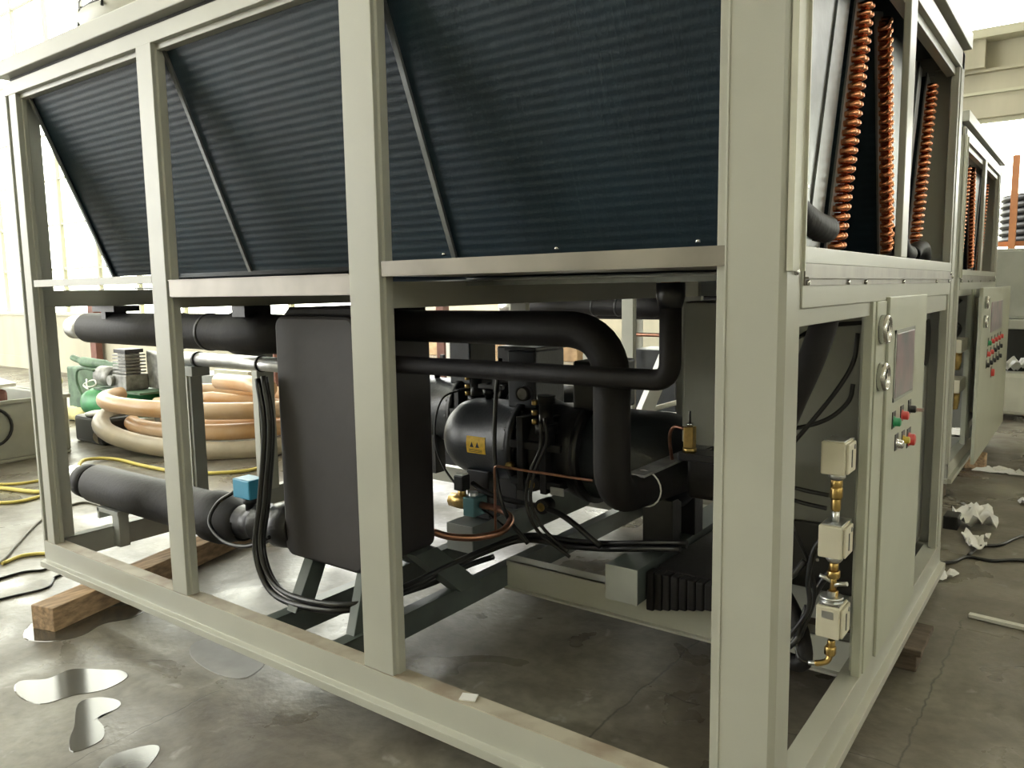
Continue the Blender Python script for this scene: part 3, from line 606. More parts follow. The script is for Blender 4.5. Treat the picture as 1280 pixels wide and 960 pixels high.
# control conduits over the motor
tag(ob('control_cable', M().tube(spline([(-1.72, 1.08, 0.88), (-1.80, 1.05, 0.84), (-1.83, 1.03, 0.72), (-1.80, 1.02, 0.58), (-1.66, 1.0, 0.46), (-1.40, 0.98, 0.34)], 6), 0.005, 6), CABLE), 'thin black cable curving over the left end of the labelled compressor', 'cable')
tag(ob('control_cable', M().tube(spline([(-1.47, 1.04, 1.03), (-1.475, 1.01, 0.85), (-1.46, 0.98, 0.60), (-1.40, 0.96, 0.42), (-1.28, 0.95, 0.31)], 6), 0.009, 8), CABLE), 'thick black cable falling down the middle of the labelled compressor', 'cable')
tag(ob('control_cable', M().tube(spline([(-1.20, 0.96, 0.82), (-1.19, 0.955, 0.72), (-1.23, 0.94, 0.62), (-1.25, 0.93, 0.50), (-1.20, 0.93, 0.40), (-1.08, 0.93, 0.32)], 6), 0.007, 8), CABLE), 'black cable hanging from the brass nuts of the labelled compressor', 'cable')
tag(ob('control_cable', M().tube(spline([(-1.22, 0.96, 0.80), (-1.215, 0.95, 0.70), (-1.255, 0.935, 0.60), (-1.27, 0.93, 0.48), (-1.21, 0.92, 0.38), (-1.06, 0.91, 0.31)], 6), 0.007, 8), CABLE), 'second black cable beside the one hanging from the brass nuts', 'cable')
tag(ob('control_cable', M().tube(spline([(-1.60, 1.0, 0.50), (-1.52, 1.0, 0.47), (-1.40, 1.0, 0.455), (-1.25, 0.99, 0.455), (-1.12, 0.97, 0.44), (-0.95, 0.95, 0.36)], 6), 0.012, 8), CABLE), 'black lead from the black coil of the brass valve to under the compressor', 'cable')

# power cables looping in front of the heat exchanger
cp = [(-1.975, 0.24, 1.00), (-1.945, 0.235, 0.814), (-1.965, 0.215, 0.55), (-1.975, 0.19, 0.36), (-1.86, 0.17, 0.235), (-1.62, 0.16, 0.235), (-1.47, 0.22, 0.25), (-1.43, 0.40, 0.262), (-1.44, 0.62, 0.262), (-1.42, 0.85, 0.275), (-1.34, 1.0, 0.30), (-1.12, 1.0, 0.315), (-0.95, 0.97, 0.345), (-0.80, 0.93, 0.385), (-0.62, 0.92, 0.42)]
for i, (dy, dz, r, lb) in enumerate(((0, 0, 0.0115, 'thickest black power cable looping low in front of the foam block'), (0.026, 0.008, 0.0105, 'inner black power cable of the loop in front of the foam block'), (0.006, 0.024, 0.010, 'upper black power cable of the loop in front of the foam block'))):
    q = [(a + (0.010 if i == 1 else (0.022 if i == 2 else 0)) + random.uniform(-0.003, 0.003), b + dy, c + dz * (1 if k > 3 else 0.4)) for k, (a, b, c) in enumerate(cp)]
    tag(ob('power_cable', M().tube(spline(q, 7), r, 10), CABLE), lb, 'cable', 'power cables around the foam block')
tag(ob('cable_bundle', M().tube(spline([(-1.49, 0.42, 0.225), (-1.46, 0.60, 0.225), (-1.47, 0.80, 0.225), (-1.44, 0.93, 0.23)], 6), 0.012, 8), CABLE), 'short black cable tail lying on the floor rail right of the middle post', 'cable')

ec = thing('economiser', 'small black foam-clad block carrying the brass valve, left of the nearest corner post', 'heat exchanger', (-0.45, 0.84, 0.3))
ob('cladding', M().box(-0.545, -0.32, 0.790, 0.875, 0.640, 0.775), RUB, ec, 0.015)
ob('cladding_lid', M().box(-0.575, -0.33, 0.785, 0.88, 0.760, 0.785), TAPE, ec, 0.006)
ob('pipe_stub', M().tube([(-0.40, 0.835, 0.65), (-0.39, 0.845, 0.40), (-0.36, 0.93, 0.30)], 0.035, 14), RUB, ec)
# ribbed black foam stack beside the support channel
rb = M()
for k in range(14): rb.box(-0.714 + 0.030 * k, -0.686 + 0.030 * k, 0.850, 0.90, 0.205 + 0.007 * min(k, 7), 0.345)
rb.box(-0.70, -0.30, 0.90, 0.94, 0.24, 0.345)
for k in range(3): rb.box(-0.712, -0.30, 0.94, 1.80 - 0.02 * (k % 2), 0.237 + 0.036 * k, 0.268 + 0.036 * k)
tag(ob('foam_stack', rb, RUB, None, 0.006), 'stack of black ribbed foam strips right of the support channel', 'foam')
tag(ob('conduit', M().tube(spline([(-0.50, 0.98, 0.62), (-0.42, 0.90, 0.55), (-0.34, 0.86, 0.47), (-0.24, 0.80, 0.40), (-0.16, 0.72, 0.33), (-0.13, 0.66, 0.26), (-0.20, 0.70, 0.235)], 6), 0.024, 12), RUB), 'black corrugated conduit dropping behind the nearest corner post', 'conduit')
bv = thing('brass_valve', 'small brass valve standing beside the grey cabinet sheet, left of the nearest post', 'valve', (-0.50, 0.95, 0.80))
ob('body', M().box(-0.560, -0.528, 0.80, 0.83, 0.800, 0.868), BRASS, bv, 0.003)
ob('base_nut', M().lathe((-0.544, 0.815, 0.785), 'z', [(0, 0.022), (0.015, 0.022)], 6), BRASS, bv)
ob('stem', M().lathe((-0.544, 0.815, 0.868), 'z', [(0, 0.010), (0.012, 0.010), (0.012, 0.004), (0.05, 0.004)], 10), STEEL, bv)
ob('pipe', M().tube(spline([(-0.56, 0.81, 0.86), (-0.60, 0.82, 0.86), (-0.625, 0.84, 0.82), (-0.63, 0.88, 0.72), (-0.62, 0.93, 0.64)], 5), 0.006, 8), COPPERD, bv)

# ------------------------------------------------------------------ control cabinet on the end face
cb = thing('control_cabinet', 'grey control cabinet with flush door set into the near chiller end face', 'cabinet', (-0.3, 1.2, H1))
for ya in (0.895, 1.490): ob('side_sheet', M().prism([(-0.30, 0.30), (-0.03, 0.30), (-0.03, 1.262), (-0.60, 1.262), (-0.60, 0.80), (-0.30, 0.80)], 'y', ya, ya + 0.005), INNER, cb, 0.001)
ob('back_sheet', M().box(-0.606, -0.60, 0.895, 1.495, 0.80, 1.262).box(-0.306, -0.30, 0.895, 1.495, 0.30, 0.80), INNER, cb)
ob('bottom_sheet', M().box(-0.30, -0.03, 0.895, 1.495, 0.295, 0.30).box(-0.60, -0.30, 0.895, 1.495, 0.795, 0.80).box(-0.60, -0.03, 0.895, 1.495, 1.256, 1.262), INNER, cb)
dr = ob('door', M().box(-0.012, 0.012, 0.892, 1.485, H1 + 0.004, 1.272), PANEL, cb, 0.003)
ob('screen', M().prism([(0.985, 0.975), (1.255, 0.975), (1.255, 1.165), (0.985, 1.165)], 'x', 0.012, 0.017), SCREEN, dr, 0.002)
ob('screen_bezel', M().box(0.012, 0.015, 0.972, 0.985, 0.965, 1.175).box(0.012, 0.015, 1.255, 1.268, 0.965, 1.175).box(0.012, 0.015, 0.972, 1.268, 1.165, 1.175).box(0.012, 0.015, 0.972, 1.268, 0.965, 0.975), PAINTD, dr)
def button(parent, x, y, z, m, r=0.013, name='button', knob=None):
    p = ob(name, M().lathe((x, y, z), 'x', [(0, r + 0.004), (0.004, r + 0.004), (0.004, r), (0.018, r), (0.021, r * 0.7)], 16), m, parent)
    ob('button_plate', M().box(x, x + 0.002, y - r - 0.010, y + r + 0.010, z - r - 0.006, z + r + 0.018), BLACKP, parent)
    return p
button(dr, 0.012, 1.00, 0.905, GREENB); button(dr, 0.012, 1.12, 0.908, REDB); button(dr, 0.012, 1.24, 0.912, BLACKP, 0.012, 'selector_switch')
button(dr, 0.012, 1.055, 0.830, STEEL, 0.013, 'key_switch'); button(dr, 0.012, 1.155, 0.826, YELB, 0.011); button(dr, 0.012, 1.25, 0.812, REDB, 0.019, 'emergency_stop')
ob('key', M().box(0.03, 0.055, 1.238, 1.243, 0.905, 0.916), STEEL, dr)
oc = thing('service_panel', 'dull grey inner panel with oblong black cut-out right of the cabinet door', 'panel', (-0.2, 1.8, 0.3))
ob('sheet', M().box(-0.075, -0.07, 1.54, 2.12, 0.24, 1.255), INNER, oc)
def oblong(y0, y1, z0, z1, n=8):
    r = (y1 - y0) / 2; cy = (y0 + y1) / 2
    return [(cy + r * math.cos(PI * k / n), z1 - r + r * math.sin(PI * k / n)) for k in range(n + 1)] + [(cy - r * math.cos(PI * k / n), z0 + r - r * math.sin(PI * k / n)) for k in range(n + 1)]
ob('cut_out', M().prism(oblong(1.975, 2.115, 0.975, 1.165), 'x', -0.07, -0.066), BLACKP, oc)

def gauge(label, y, z, x=0.004):
    t = thing('pressure_gauge', label, 'gauge', (x, y, z), 'pressure gauges')
    ob('bezel', M().lathe((x, y, z), 'x', [(0, 0.040), (0.016, 0.040), (0.022, 0.036), (0.022, 0.033), (0.014, 0.032)], 28), STEEL, t)
    ob('dial', M().lathe((x + 0.012, y, z), 'x', [(0, 0.032), (0.003, 0.032)], 24), WHITE, t)
    ob('needle', M().obox((x + 0.017, y + 0.006, z + 0.006), (0.002, 0.036, 0.003), (0.8, 0, 0)), BLACKP, t)
    ob('hub', M().lathe((x + 0.015, y, z), 'x', [(0, 0.005), (0.004, 0.005)], 10), BLACKP, t)
    return t
gA = gauge('upper round steel pressure gauge beside the near cabinet door', 0.825, 1.185)
gB = gauge('lower round steel pressure gauge beside the near cabinet door', 0.825, 1.055)

def pswitch(label, y, z, top=False, tail=True):
    t = thing('pressure_switch', label, 'pressure switch', (-0.05, y, z - 0.05), 'ivory pressure switches on the end column')
    x = -0.055
    ob('casing', M().box(x - 0.036, x + 0.026, y - 0.042, y + 0.045, z - 0.044, z + 0.044), IVORY, t, 0.004)
    ob('front_cover', M().box(x + 0.026, x + 0.034, y - 0.037, y + 0.040, z - 0.040, z + 0.040), IVORY, t, 0.003)
    ob('scale_slot', M().box(x + 0.034, x + 0.0355, y - 0.008, y - 0.001, z - 0.025, z + 0.022), BLACKP, t)
    ob('cover_screw', M().lathe((x + 0.034, y + 0.022, z + 0.026), 'x', [(0, 0.007), (0.002, 0.006)], 10), GREYM, t)
    ob('top_plate', M().box(x - 0.030, x + 0.022, y - 0.034, y + 0.034, z + 0.044, z + 0.047), GREYM if top else ZINC, t, 0.001)
    ob('mount_plate', M().box(x - 0.035, x + 0.02, y + 0.045, 0.744, z - 0.040, z + 0.040), ZINC, t)
    if top:
        ob('top_bellows', M().lathe((x - 0.005, y - 0.005, z + 0.047), 'z', [(0, 0.030), (0.006, 0.030), (0.006, 0.022), (0.011, 0.030), (0.018, 0.030), (0.018, 0.012), (0.03, 0.012)], 20), ZINC, t)
        ob('name_plate', M().box(x - 0.02, x + 0.01, y - 0.0432, y - 0.0418, z + 0.012, z + 0.032), ZINC, t)
    else:
        ob('bellows', M().lathe((x - 0.003, y, z - 0.064), 'z', [(0, 0.016), (0.008, 0.022), (0.020, 0.022)], 16), ZINC, t)
    return t
SY = 0.665
pswitch('topmost ivory pressure switch box on the end column', SY, 0.855)
pswitch('middle ivory pressure switch box on the end column', SY, 0.628)
pswitch('lowest ivory pressure switch box with metal bellows on top, on the end column', SY, 0.405, True)
def brass(label, pieces, seg=8):
    z0 = min(p[2] for p in pieces); t = thing('brass_fitting', label, 'fitting', (pieces[0][0], pieces[0][1], z0), 'brass fittings under the pressure switches')
    for (x, y, z, h, r) in pieces: ob('nut', M().lathe((x, y, z), 'z', [(0, r * 0.85), (h * 0.15, r), (h * 0.85, r), (h, r * 0.85)], 6), BRASS, t)
    return t
b1 = brass('long brass fitting with steel ferrule under the topmost pressure switch', [(-0.058, SY, 0.770, 0.022, 0.016), (-0.058, SY, 0.738, 0.034, 0.017), (-0.058, SY, 0.705, 0.035, 0.013)])
ob('ferrule', M().lathe((-0.058, SY, 0.672), 'z', [(0, 0.009), (0.034, 0.010)], 14), ZINC, b1)
b2 = brass('brass tee fitting between the middle and lowest pressure switches', [(-0.058, SY, 0.540, 0.022, 0.013), (-0.058, SY, 0.518, 0.022, 0.018), (-0.058, SY, 0.484, 0.036, 0.009), (-0.058, SY, 0.462, 0.022, 0.015)])
ob('ferrule', M().tube([(-0.058, SY, 0.495), (-0.045, SY - 0.005, 0.505), (-0.02, SY - 0.01, 0.512)], 0.006, 8), ZINC, b2)
ob('ferrule', M().tube([(-0.058, SY, 0.505), (-0.075, SY - 0.005, 0.515), (-0.092, SY - 0.01, 0.522)], 0.006, 8), ZINC, b2)
b3 = brass('brass elbow fitting under the lowest pressure switch', [(-0.058, SY, 0.322, 0.020, 0.011), (-0.060, SY, 0.298, 0.026, 0.016)])
ob('elbow', M().tube(spline([(-0.060, SY, 0.30), (-0.064, SY - 0.004, 0.284), (-0.075, SY - 0.01, 0.276), (-0.095, SY - 0.015, 0.270)], 5), 0.008, 8), BRASS, b3)
ob('ferrule', M().tube([(-0.095, SY - 0.015, 0.270), (-0.112, SY - 0.018, 0.268)], 0.007, 8), ZINC, b3)
# capillary hoses seen in the end opening
for lb, pts, r, grp in (
    ('thin black hose running level at the top of the end opening', [(-0.03, 0.80, 1.205), (-0.115, 0.78, 1.197), (-0.155, 0.75, 1.185), (-0.21, 0.72, 1.15)], 0.0065, None),
    ('thin black hose sweeping down from the top right of the end opening', [(-0.05, 0.80, 1.175), (-0.056, 0.79, 1.10), (-0.085, 0.77, 1.03), (-0.15, 0.75, 0.93), (-0.25, 0.72, 0.79)], 0.0065, None),
    ('thin black hose crossing the sweeping one in the end opening', [(-0.055, 0.79, 1.035), (-0.062, 0.78, 0.99), (-0.10, 0.76, 0.945), (-0.16, 0.75, 0.915), (-0.24, 0.74, 0.895)], 0.0065, None),
    ('upper of two short black hoses ending at the topmost brass fitting', [(-0.078, SY, 0.745), (-0.16, SY, 0.752), (-0.28, SY, 0.77)], 0.006, None),
    ('lower of two short black hoses ending at the topmost brass fitting', [(-0.082, SY, 0.708), (-0.16, SY, 0.716), (-0.28, SY, 0.74)], 0.006, None),
    ('black hose dropping from the topmost brass fitting behind the middle switch', [(-0.058, SY, 0.675), (-0.060, SY + 0.01, 0.60), (-0.075, SY + 0.06, 0.53), (-0.12, SY + 0.05, 0.44), (-0.15, SY, 0.32), (-0.22, SY, 0.25)], 0.009, None),
    ('black hose looping left from the topmost brass fitting', [(-0.062, SY + 0.02, 0.68), (-0.075, SY, 0.64), (-0.11, SY, 0.59), (-0.125, SY, 0.50), (-0.12, SY, 0.42), (-0.16, SY, 0.34), (-0.20, SY, 0.28)], 0.007, None),
    ('black hose crossing low behind the pressure switches', [(-0.20, SY, 0.70), (-0.16, SY, 0.62), (-0.13, SY + 0.02, 0.54), (-0.115, SY + 0.03, 0.44), (-0.14, SY, 0.33)], 0.006, None),
    ('black hose curling out of the lowest brass elbow', [(-0.112, SY - 0.018, 0.268), (-0.135, SY - 0.02, 0.275), (-0.150, SY, 0.30), (-0.145, SY, 0.35), (-0.13, SY + 0.01, 0.42)], 0.006, None),
    ('black hose lying across the board low in the end opening', [(-0.30, SY, 0.44), (-0.22, SY, 0.475), (-0.17, SY, 0.50), (-0.14, SY + 0.02, 0.545)], 0.009, None)):
    tag(ob('capillary_hose', M().tube(spline(pts, 6), r, 8), CABLE), lb, 'hose')
tag(ob('insulated_hose', M().tube(spline([(-0.075, 0.60, 1.30), (-0.080, 0.58, 1.22), (-0.105, 0.56, 1.12), (-0.150, 0.55, 1.00), (-0.20, 0.56, 0.87), (-0.27, 0.64, 0.74), (-0.34, 0.80, 0.64)], 6), 0.034, 16), RUB), 'thick black insulated hose slanting across the upper end opening', 'pipe')
jb = thing('junction_board', 'square black board with small screw on the cabinet sheet behind the switches', 'board', (-0.15, 0.88, 0.40))
ob('plate', M().box(-0.235, -0.045, 0.870, 0.892, 0.395, 0.600), BLACKP, jb, 0.006)
ob('screw', M().lathe((-0.155, 0.870, 0.49), 'y', [(0, 0.006), (-0.004, 0.005)], 10), STEEL, jb)

# ------------------------------------------------------------------ second chiller behind: copies
D2 = (-0.19, 3.80, 0.0)
dup(fr, D2, 'grey-green steel frame of the second chiller, standing behind the first')
dup(coilA, D2, 'blue-black coil facing the gap between the two chillers, on the second chiller')
dup(coilB, D2, 'coil of the second chiller with its leftmost copper column')
dup(coilC, D2, 'coil of the second chiller with its middle copper column')
dup(coilD, D2, 'coil of the second chiller with its rightmost copper column')
dup(bs, D2, 'galvanised sheet closing the left coil gap of the second chiller')
dup(bs2, D2, 'galvanised sheet behind the mullion of the second chiller')
dup(bs3, D2, 'dull grey-green sheet at the right of the second chiller coils')
dup(he, D2, 'foam-clad block inside the second chiller')
dup(up, D2, 'black insulated pipe inside the second chiller')
dup(cmp1, D2, 'dark screw compressor inside the second chiller')
dup(ln_, D2, 'thin black insulated pipe inside the second chiller')
dup(su, D2, 'arching black pipe inside the second chiller')
X2, Y2 = D2[0], D2[1]
c2 = thing('control_cabinet', 'control cabinet of the second chiller with wide door and rows of small buttons', 'cabinet', (X2 - 0.2, Y2 + 1.3, H1))
ob('box', M().box(X2 - 0.5, X2 - 0.03, Y2 + 0.90, Y2 + 2.05, 0.30, 1.26), INNER, c2, 0.002)
d2 = ob('door', M().box(X2 + 0.078, X2 + 0.10, 4.15, 6.05, 0.16, 1.272), PANEL, c2, 0.004)
ob('hinge_bracket', M().box(X2 - 0.03, X2 + 0.078, 4.80, 4.86, 0.4, 1.2), PANEL, c2)
DX = X2 + 0.10
ob('screen', M().box(DX, DX + 0.005, 4.66, 5.40, 0.97, 1.175), SCREEN, d2, 0.003)
rows = [[GREENB, REDB, REDB, REDB, REDB], [REDB, REDB, BLACKP, BLACKP, BLACKP], [BLACKP] * 5]
for r_, row in enumerate(rows):
    for c_, m_ in enumerate(row):
        button(d2, DX, 4.58 + 0.205 * c_ - 0.02 * r_, 0.905 - 0.072 * r_, m_, 0.016)
button(d2, DX, 4.88, 0.68, REDB, 0.026, 'emergency_stop')
gauge('upper small gauge on the second chiller', 4.28, 1.18, DX)
gauge('lower small gauge on the second chiller', 4.26, 1.06, DX)
def pswitch2(label, z):
    t = thing('pressure_switch', label, 'pressure switch', (X2 - 0.05, Y2 + 0.55, z), 'pressure switches of the second chiller')
    ob('casing', M().box(X2 - 0.10, X2 - 0.01, Y2 + 0.42, Y2 + 0.70, z, z + 0.085), IVORY, t, 0.004)
    ob('fitting', M().lathe((X2 - 0.05, Y2 + 0.55, z - 0.12), 'z', [(0, 0.02), (0.06, 0.03), (0.12, 0.03)], 8), BRASS, t)
pswitch2('upper ivory pressure switch on the second chiller', 0.86)
pswitch2('lower ivory pressure switch on the second chiller', 0.60)
tag(ob('capillary_hose', M().tube(spline([(X2 - 0.05, Y2 + 0.60, 1.20), (X2 - 0.12, Y2 + 0.62, 1.1), (X2 - 0.06, Y2 + 0.7, 1.0), (X2 - 0.10, Y2 + 0.4, 0.9)], 6), 0.015, 8), CABLE), 'black hose curling in the end opening of the second chiller', 'hose')

# ------------------------------------------------------------------ timbers
def timber(label, x0, x1, y0, y1, z0, z1, m, rot=0.0, name='timber_sleeper'):
    cx, cy, cz = (x0 + x1) / 2, (y0 + y1) / 2, (z0 + z1) / 2
    o = ob(name, M().obox((cx, cy, cz), (x1 - x0, y1 - y0, z1 - z0), (0, 0, rot)), m, None, 0.004); return tag(o, label, 'timber')
timber('pale rough timber under the left end of the near chiller base', -3.02, -2.90, -0.25, 0.95, 0.0, 0.098, WOOD, 0.28)
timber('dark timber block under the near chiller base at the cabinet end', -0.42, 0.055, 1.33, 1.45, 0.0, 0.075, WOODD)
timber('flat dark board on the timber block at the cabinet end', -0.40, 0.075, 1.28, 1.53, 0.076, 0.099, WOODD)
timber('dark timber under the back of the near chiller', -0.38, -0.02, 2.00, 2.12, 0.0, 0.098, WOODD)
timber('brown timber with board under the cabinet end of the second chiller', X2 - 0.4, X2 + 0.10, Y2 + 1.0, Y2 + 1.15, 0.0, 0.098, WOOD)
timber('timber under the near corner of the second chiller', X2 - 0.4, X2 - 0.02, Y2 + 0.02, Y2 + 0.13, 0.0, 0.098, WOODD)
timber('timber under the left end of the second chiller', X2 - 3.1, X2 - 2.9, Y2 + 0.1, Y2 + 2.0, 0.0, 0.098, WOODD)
timber('small brown wood block on the floor behind the brass valve', -2.66, -2.54, 2.33, 2.47, 0.0, 0.14, WOOD)

# ------------------------------------------------------------------ left background
bn = thing('plastic_bin', 'large grey open-topped bin at the left edge with a black hose ring on its side', 'bin', (-6.9, 1.6, 0))
tb_ = M(); x0, x1, y0, y1, zt = -7.7, -6.4, -0.3, 1.52, 0.49
tb_.box(x0, x1, y0, y0 + 0.04, 0.03, zt).box(x0, x1, y1 - 0.04, y1, 0.03, zt).box(x0, x0 + 0.04, y0 + 0.04, y1 - 0.04, 0.03, zt).box(x1 - 0.04, x1, y0 + 0.04, y1 - 0.04, 0.03, zt).box(x0, x1, y0, y1, 0.0, 0.03)
ob('tub', tb_, BINM, bn, 0.01)
ob('rim', M().box(x1 - 0.002, x1 + 0.02, y0, y1 + 0.02, zt - 0.02, zt + 0.01).box(x0, x1, y1, y1 + 0.02, zt - 0.02, zt + 0.01), BINM, bn, 0.005)
ob('hose_ring', M().tube([Vector((-6.385, 0.93 + 0.15 * math.cos(2 * PI * k / 24), 0.30 + 0.15 * math.sin(2 * PI * k / 24))) for k in range(25)], 0.012, 8, False), CABLE, bn)
tag(ob('white_sheet', M().add([(-7.5, -0.2, 0.64), (-6.45, 0.0, 0.60), (-6.50, 1.18, 0.62), (-7.4, 1.25, 0.66), (-7.5, -0.2, 0.615), (-6.45, 0.0, 0.575), (-6.50, 1.18, 0.595), (-7.4, 1.25, 0.635)], [(0, 1, 2, 3), (7, 6, 5, 4), (0, 4, 5, 1), (1, 5, 6, 2), (2, 6, 7, 3), (3, 7, 4, 0)]), WHITE), 'white sheet lying on a dark bundle above the grey bin', 'sheet')
tag(ob('dark_bundle', M().box(-7.35, -6.5, -0.1, 1.12, 0.03, 0.575), BROWN, None, 0.03), 'dark brown bundle filling the grey bin under the white sheet', 'bundle')
ac = thing('air_compressor', 'small green air compressor with grey pump behind the coiled hoses', 'air compressor', (-7.0, 2.4, 0))
ob('tank', M().lathe((-7.56, 2.20, 0.26), (0.93, 0.37, 0), [(0, 0.02), (0.01, 0.07), (0.04, 0.115), (0.10, 0.14), (0.95, 0.14), (1.02, 0.11), (1.05, 0.02)], 28), GREEN, ac)
for k in (0.2, 0.85): ob('foot', M().box(-7.56 + 0.93 * k - 0.03, -7.56 + 0.93 * k + 0.03, 2.2 + 0.37 * k - 0.10, 2.2 + 0.37 * k + 0.10, 0, 0.16), GREEND, ac)
ob('tank_deck', M().box(-7.42, -6.55, 2.22, 2.52, 0.39, 0.41), GREEND, ac)
ob('motor', M().lathe((-7.44, 2.32, 0.52), 'x', [(0, 0.08), (0.02, 0.10), (0.26, 0.10), (0.28, 0.08)], 24), GREYM, ac)
ob('crankcase', M().box(-7.08, -6.82, 2.24, 2.46, 0.41, 0.56), GREYM, ac, 0.01)
pm = M().box(-7.02, -6.88, 2.28, 2.42, 0.56, 0.78)
for k in range(6): pm.box(-7.07, -6.83, 2.25, 2.45, 0.575 + 0.032 * k, 0.590 + 0.032 * k)
ob('cooling_fins', pm, GREYM, ac, 0.002)
ob('cylinder_head', M().box(-7.06, -6.84, 2.26, 2.44, 0.765, 0.80), CASTK, ac, 0.004)
ob('intake_filter', M().lathe((-7.06, 2.2, 0.50), 'y', [(0, 0.05), (0.06, 0.05)], 12), GREYM, ac)
ob('belt_guard', M().prism([(-6.84, 0.42), (-6.35, 0.42), (-6.30, 0.55), (-6.62, 0.74), (-6.84, 0.78)], 'y', 2.46, 2.54), GREYM, ac, 0.01)
ob('handle', M().tube(spline([(-7.55, 2.18, 0.30), (-7.62, 2.16, 0.45), (-7.60, 2.16, 0.57), (-7.50, 2.18, 0.60), (-7.38, 2.22, 0.58)], 6), 0.014, 8), GREEND, ac)
ob('air_hose', M().tube(spline([(-7.4, 2.15, 0.50), (-7.28, 2.10, 0.44), (-7.2, 2.14, 0.46), (-7.28, 2.16, 0.50), (-7.40, 2.12, 0.45), (-7.22, 2.08, 0.42)], 6), 0.008, 6), WHITE, ac)
tag(ob('storage_crate', M().box(-9.1, -8.15, 2.72, 3.0, 0, 0.50), GREEND, None, 0.02), 'dusty green crate by the left wall under a rolled cloth', 'crate')
tag(ob('green_cover', M().tube(spline([(-9.05, 2.78, 0.60), (-8.85, 2.80, 0.56), (-8.6, 2.82, 0.55), (-8.35, 2.84, 0.54), (-8.1, 2.86, 0.53)], 5), [0.035] * 5 + [0.055] * 5 + [0.05] * 5 + [0.035] * 6, 10), GREEND), 'crumpled dull green cloth roll on the crate behind the air compressor', 'cloth')
tag(ob('storage_tub', M().box(-6.95, -6.42, 1.80, 2.08, 0, 0.24), BLACKP, None, 0.03), 'low black tub on the floor between the bin and the coiled hoses', 'tub')
tag(ob('tub_lid', M().lathe((-6.72, 1.92, 0.241), 'z', [(0, 0.11), (0.02, 0.12), (0.035, 0.07)], 16), PAPER), 'pale crumpled cover on the low black tub', 'cover')
for i, (x, y, z, rx, ry, rz) in enumerate(((-8.75, 2.35, 0.40, .32, .2, .075), (-8.70, 2.30, 0.25, .36, .22, .075), (-8.72, 2.3, 0.10, .36, .2, .075), (-8.12, 2.35, 0.075, .22, .2, .075))):
    m = M()
    m.lathe((x - rx, y, z), 'x', [(0, 0.02), (rx * 0.15, rz * 0.7), (rx * 0.5, rz), (rx, rz * 0.92), (rx * 1.5, rz), (rx * 1.85, rz * 0.7), (rx * 2, 0.02)], 16)
    tag(ob('sack', m, BAGM), ['topmost pale yellow sack', 'middle pale yellow sack', 'lowest pale yellow sack', 'rightmost pale yellow sack'][i] + ' of the pile by the left wall', 'sack', 'sacks by the left wall')
tag(ob('wall_post', M().box(-12.46, -12.28, 4.60, 4.70, 0, 1.3), BROWN), 'red-brown steel post against the left wall under the black pipe', 'post')

# coiled big hoses
def ring_hose(label, cx, cy, cz, rx, ry, r, m, a0=0, a1=360, tilt=0.0, ty=0.0, n=40, group='coiled hoses on the floor'):
    pts = []
    for k in range(n + 1):
        a = math.radians(a0 + (a1 - a0) * k / n)
        x, y = rx * math.cos(a), ry * math.sin(a)
        c, s = math.cos(0.35), math.sin(0.35)
        pts.append((cx + x * c - y * s, cy + x * s + y * c, cz + tilt * x / rx + ty * y / ry))
    return tag(ob('coiled_hose', M().tube(pts, r, 16), m), label, 'hose', group)
HX_, HY_ = -5.72, 2.38
ring_hose('short greyish hose stub under the left bend of the hose pile', HX_ - 0.02, HY_, 0.078, 1.0, 0.60, 0.076, HOSEG, 130, 205)
ring_hose('greyish coil sweeping down across the front of the hose pile', HX_ - 0.03, HY_, 0.172, 0.99, 0.60, 0.076, HOSEG, -190, 130, -0.08, 0.085)
ring_hose('orange-tan inner coil of the fat hose pile', HX_ + 0.20, HY_ + 0.12, 0.236, 0.62, 0.34, 0.072, HOSET, -180, 160, 0.0)
ring_hose('top orange-tan coil of the fat hose pile', HX_ - 0.02, HY_ + 0.02, 0.385, 0.98, 0.56, 0.070, HOSET, -185, 120, -0.02)
ring_hose('orange-tan coil just under the top one in the hose pile', HX_ + 0.10, HY_ + 0.02, 0.225, 0.80, 0.46, 0.068, HOSET, -150, 60, 0.0, 0.03)
tag(ob('coiled_hose', M().tube([(-5.9, 2.62, 0.52), (-5.3, 2.55, 0.535), (-4.9, 2.42, 0.535)], 0.072, 16), HOSET), 'straight orange-tan hose end lying on top of the pile', 'hose', 'coiled hoses on the floor')
tag(ob('coiled_hose', M().tube([(-6.1, 2.12, 0.36), (-5.6, 2.35, 0.42), (-5.0, 2.62, 0.36)], 0.055, 14), HOSET), 'orange-tan hose length slanting across inside the pile', 'hose', 'coiled hoses on the floor')
tag(ob('coupling', M().lathe((-6.10, 2.20, 0.235), (0.3, -1, 0.1), [(0, 0.08), (0.04, 0.09), (0.05, 0.065), (0.04, 0.04), (0.08, 0.035)], 20), GREYM), 'round grey-yellow hose coupling inside the coiled hoses', 'coupling')
tag(ob('wire_binding', M().tube(spline([(-6.66, 1.98, 0.28), (-6.76, 2.0, 0.36), (-6.74, 2.05, 0.44), (-6.66, 1.98, 0.38), (-6.70, 1.96, 0.32), (-6.76, 2.05, 0.28)], 6), 0.012, 6), GREYM), 'wire binding at the left bend of the hose pile', 'binding')

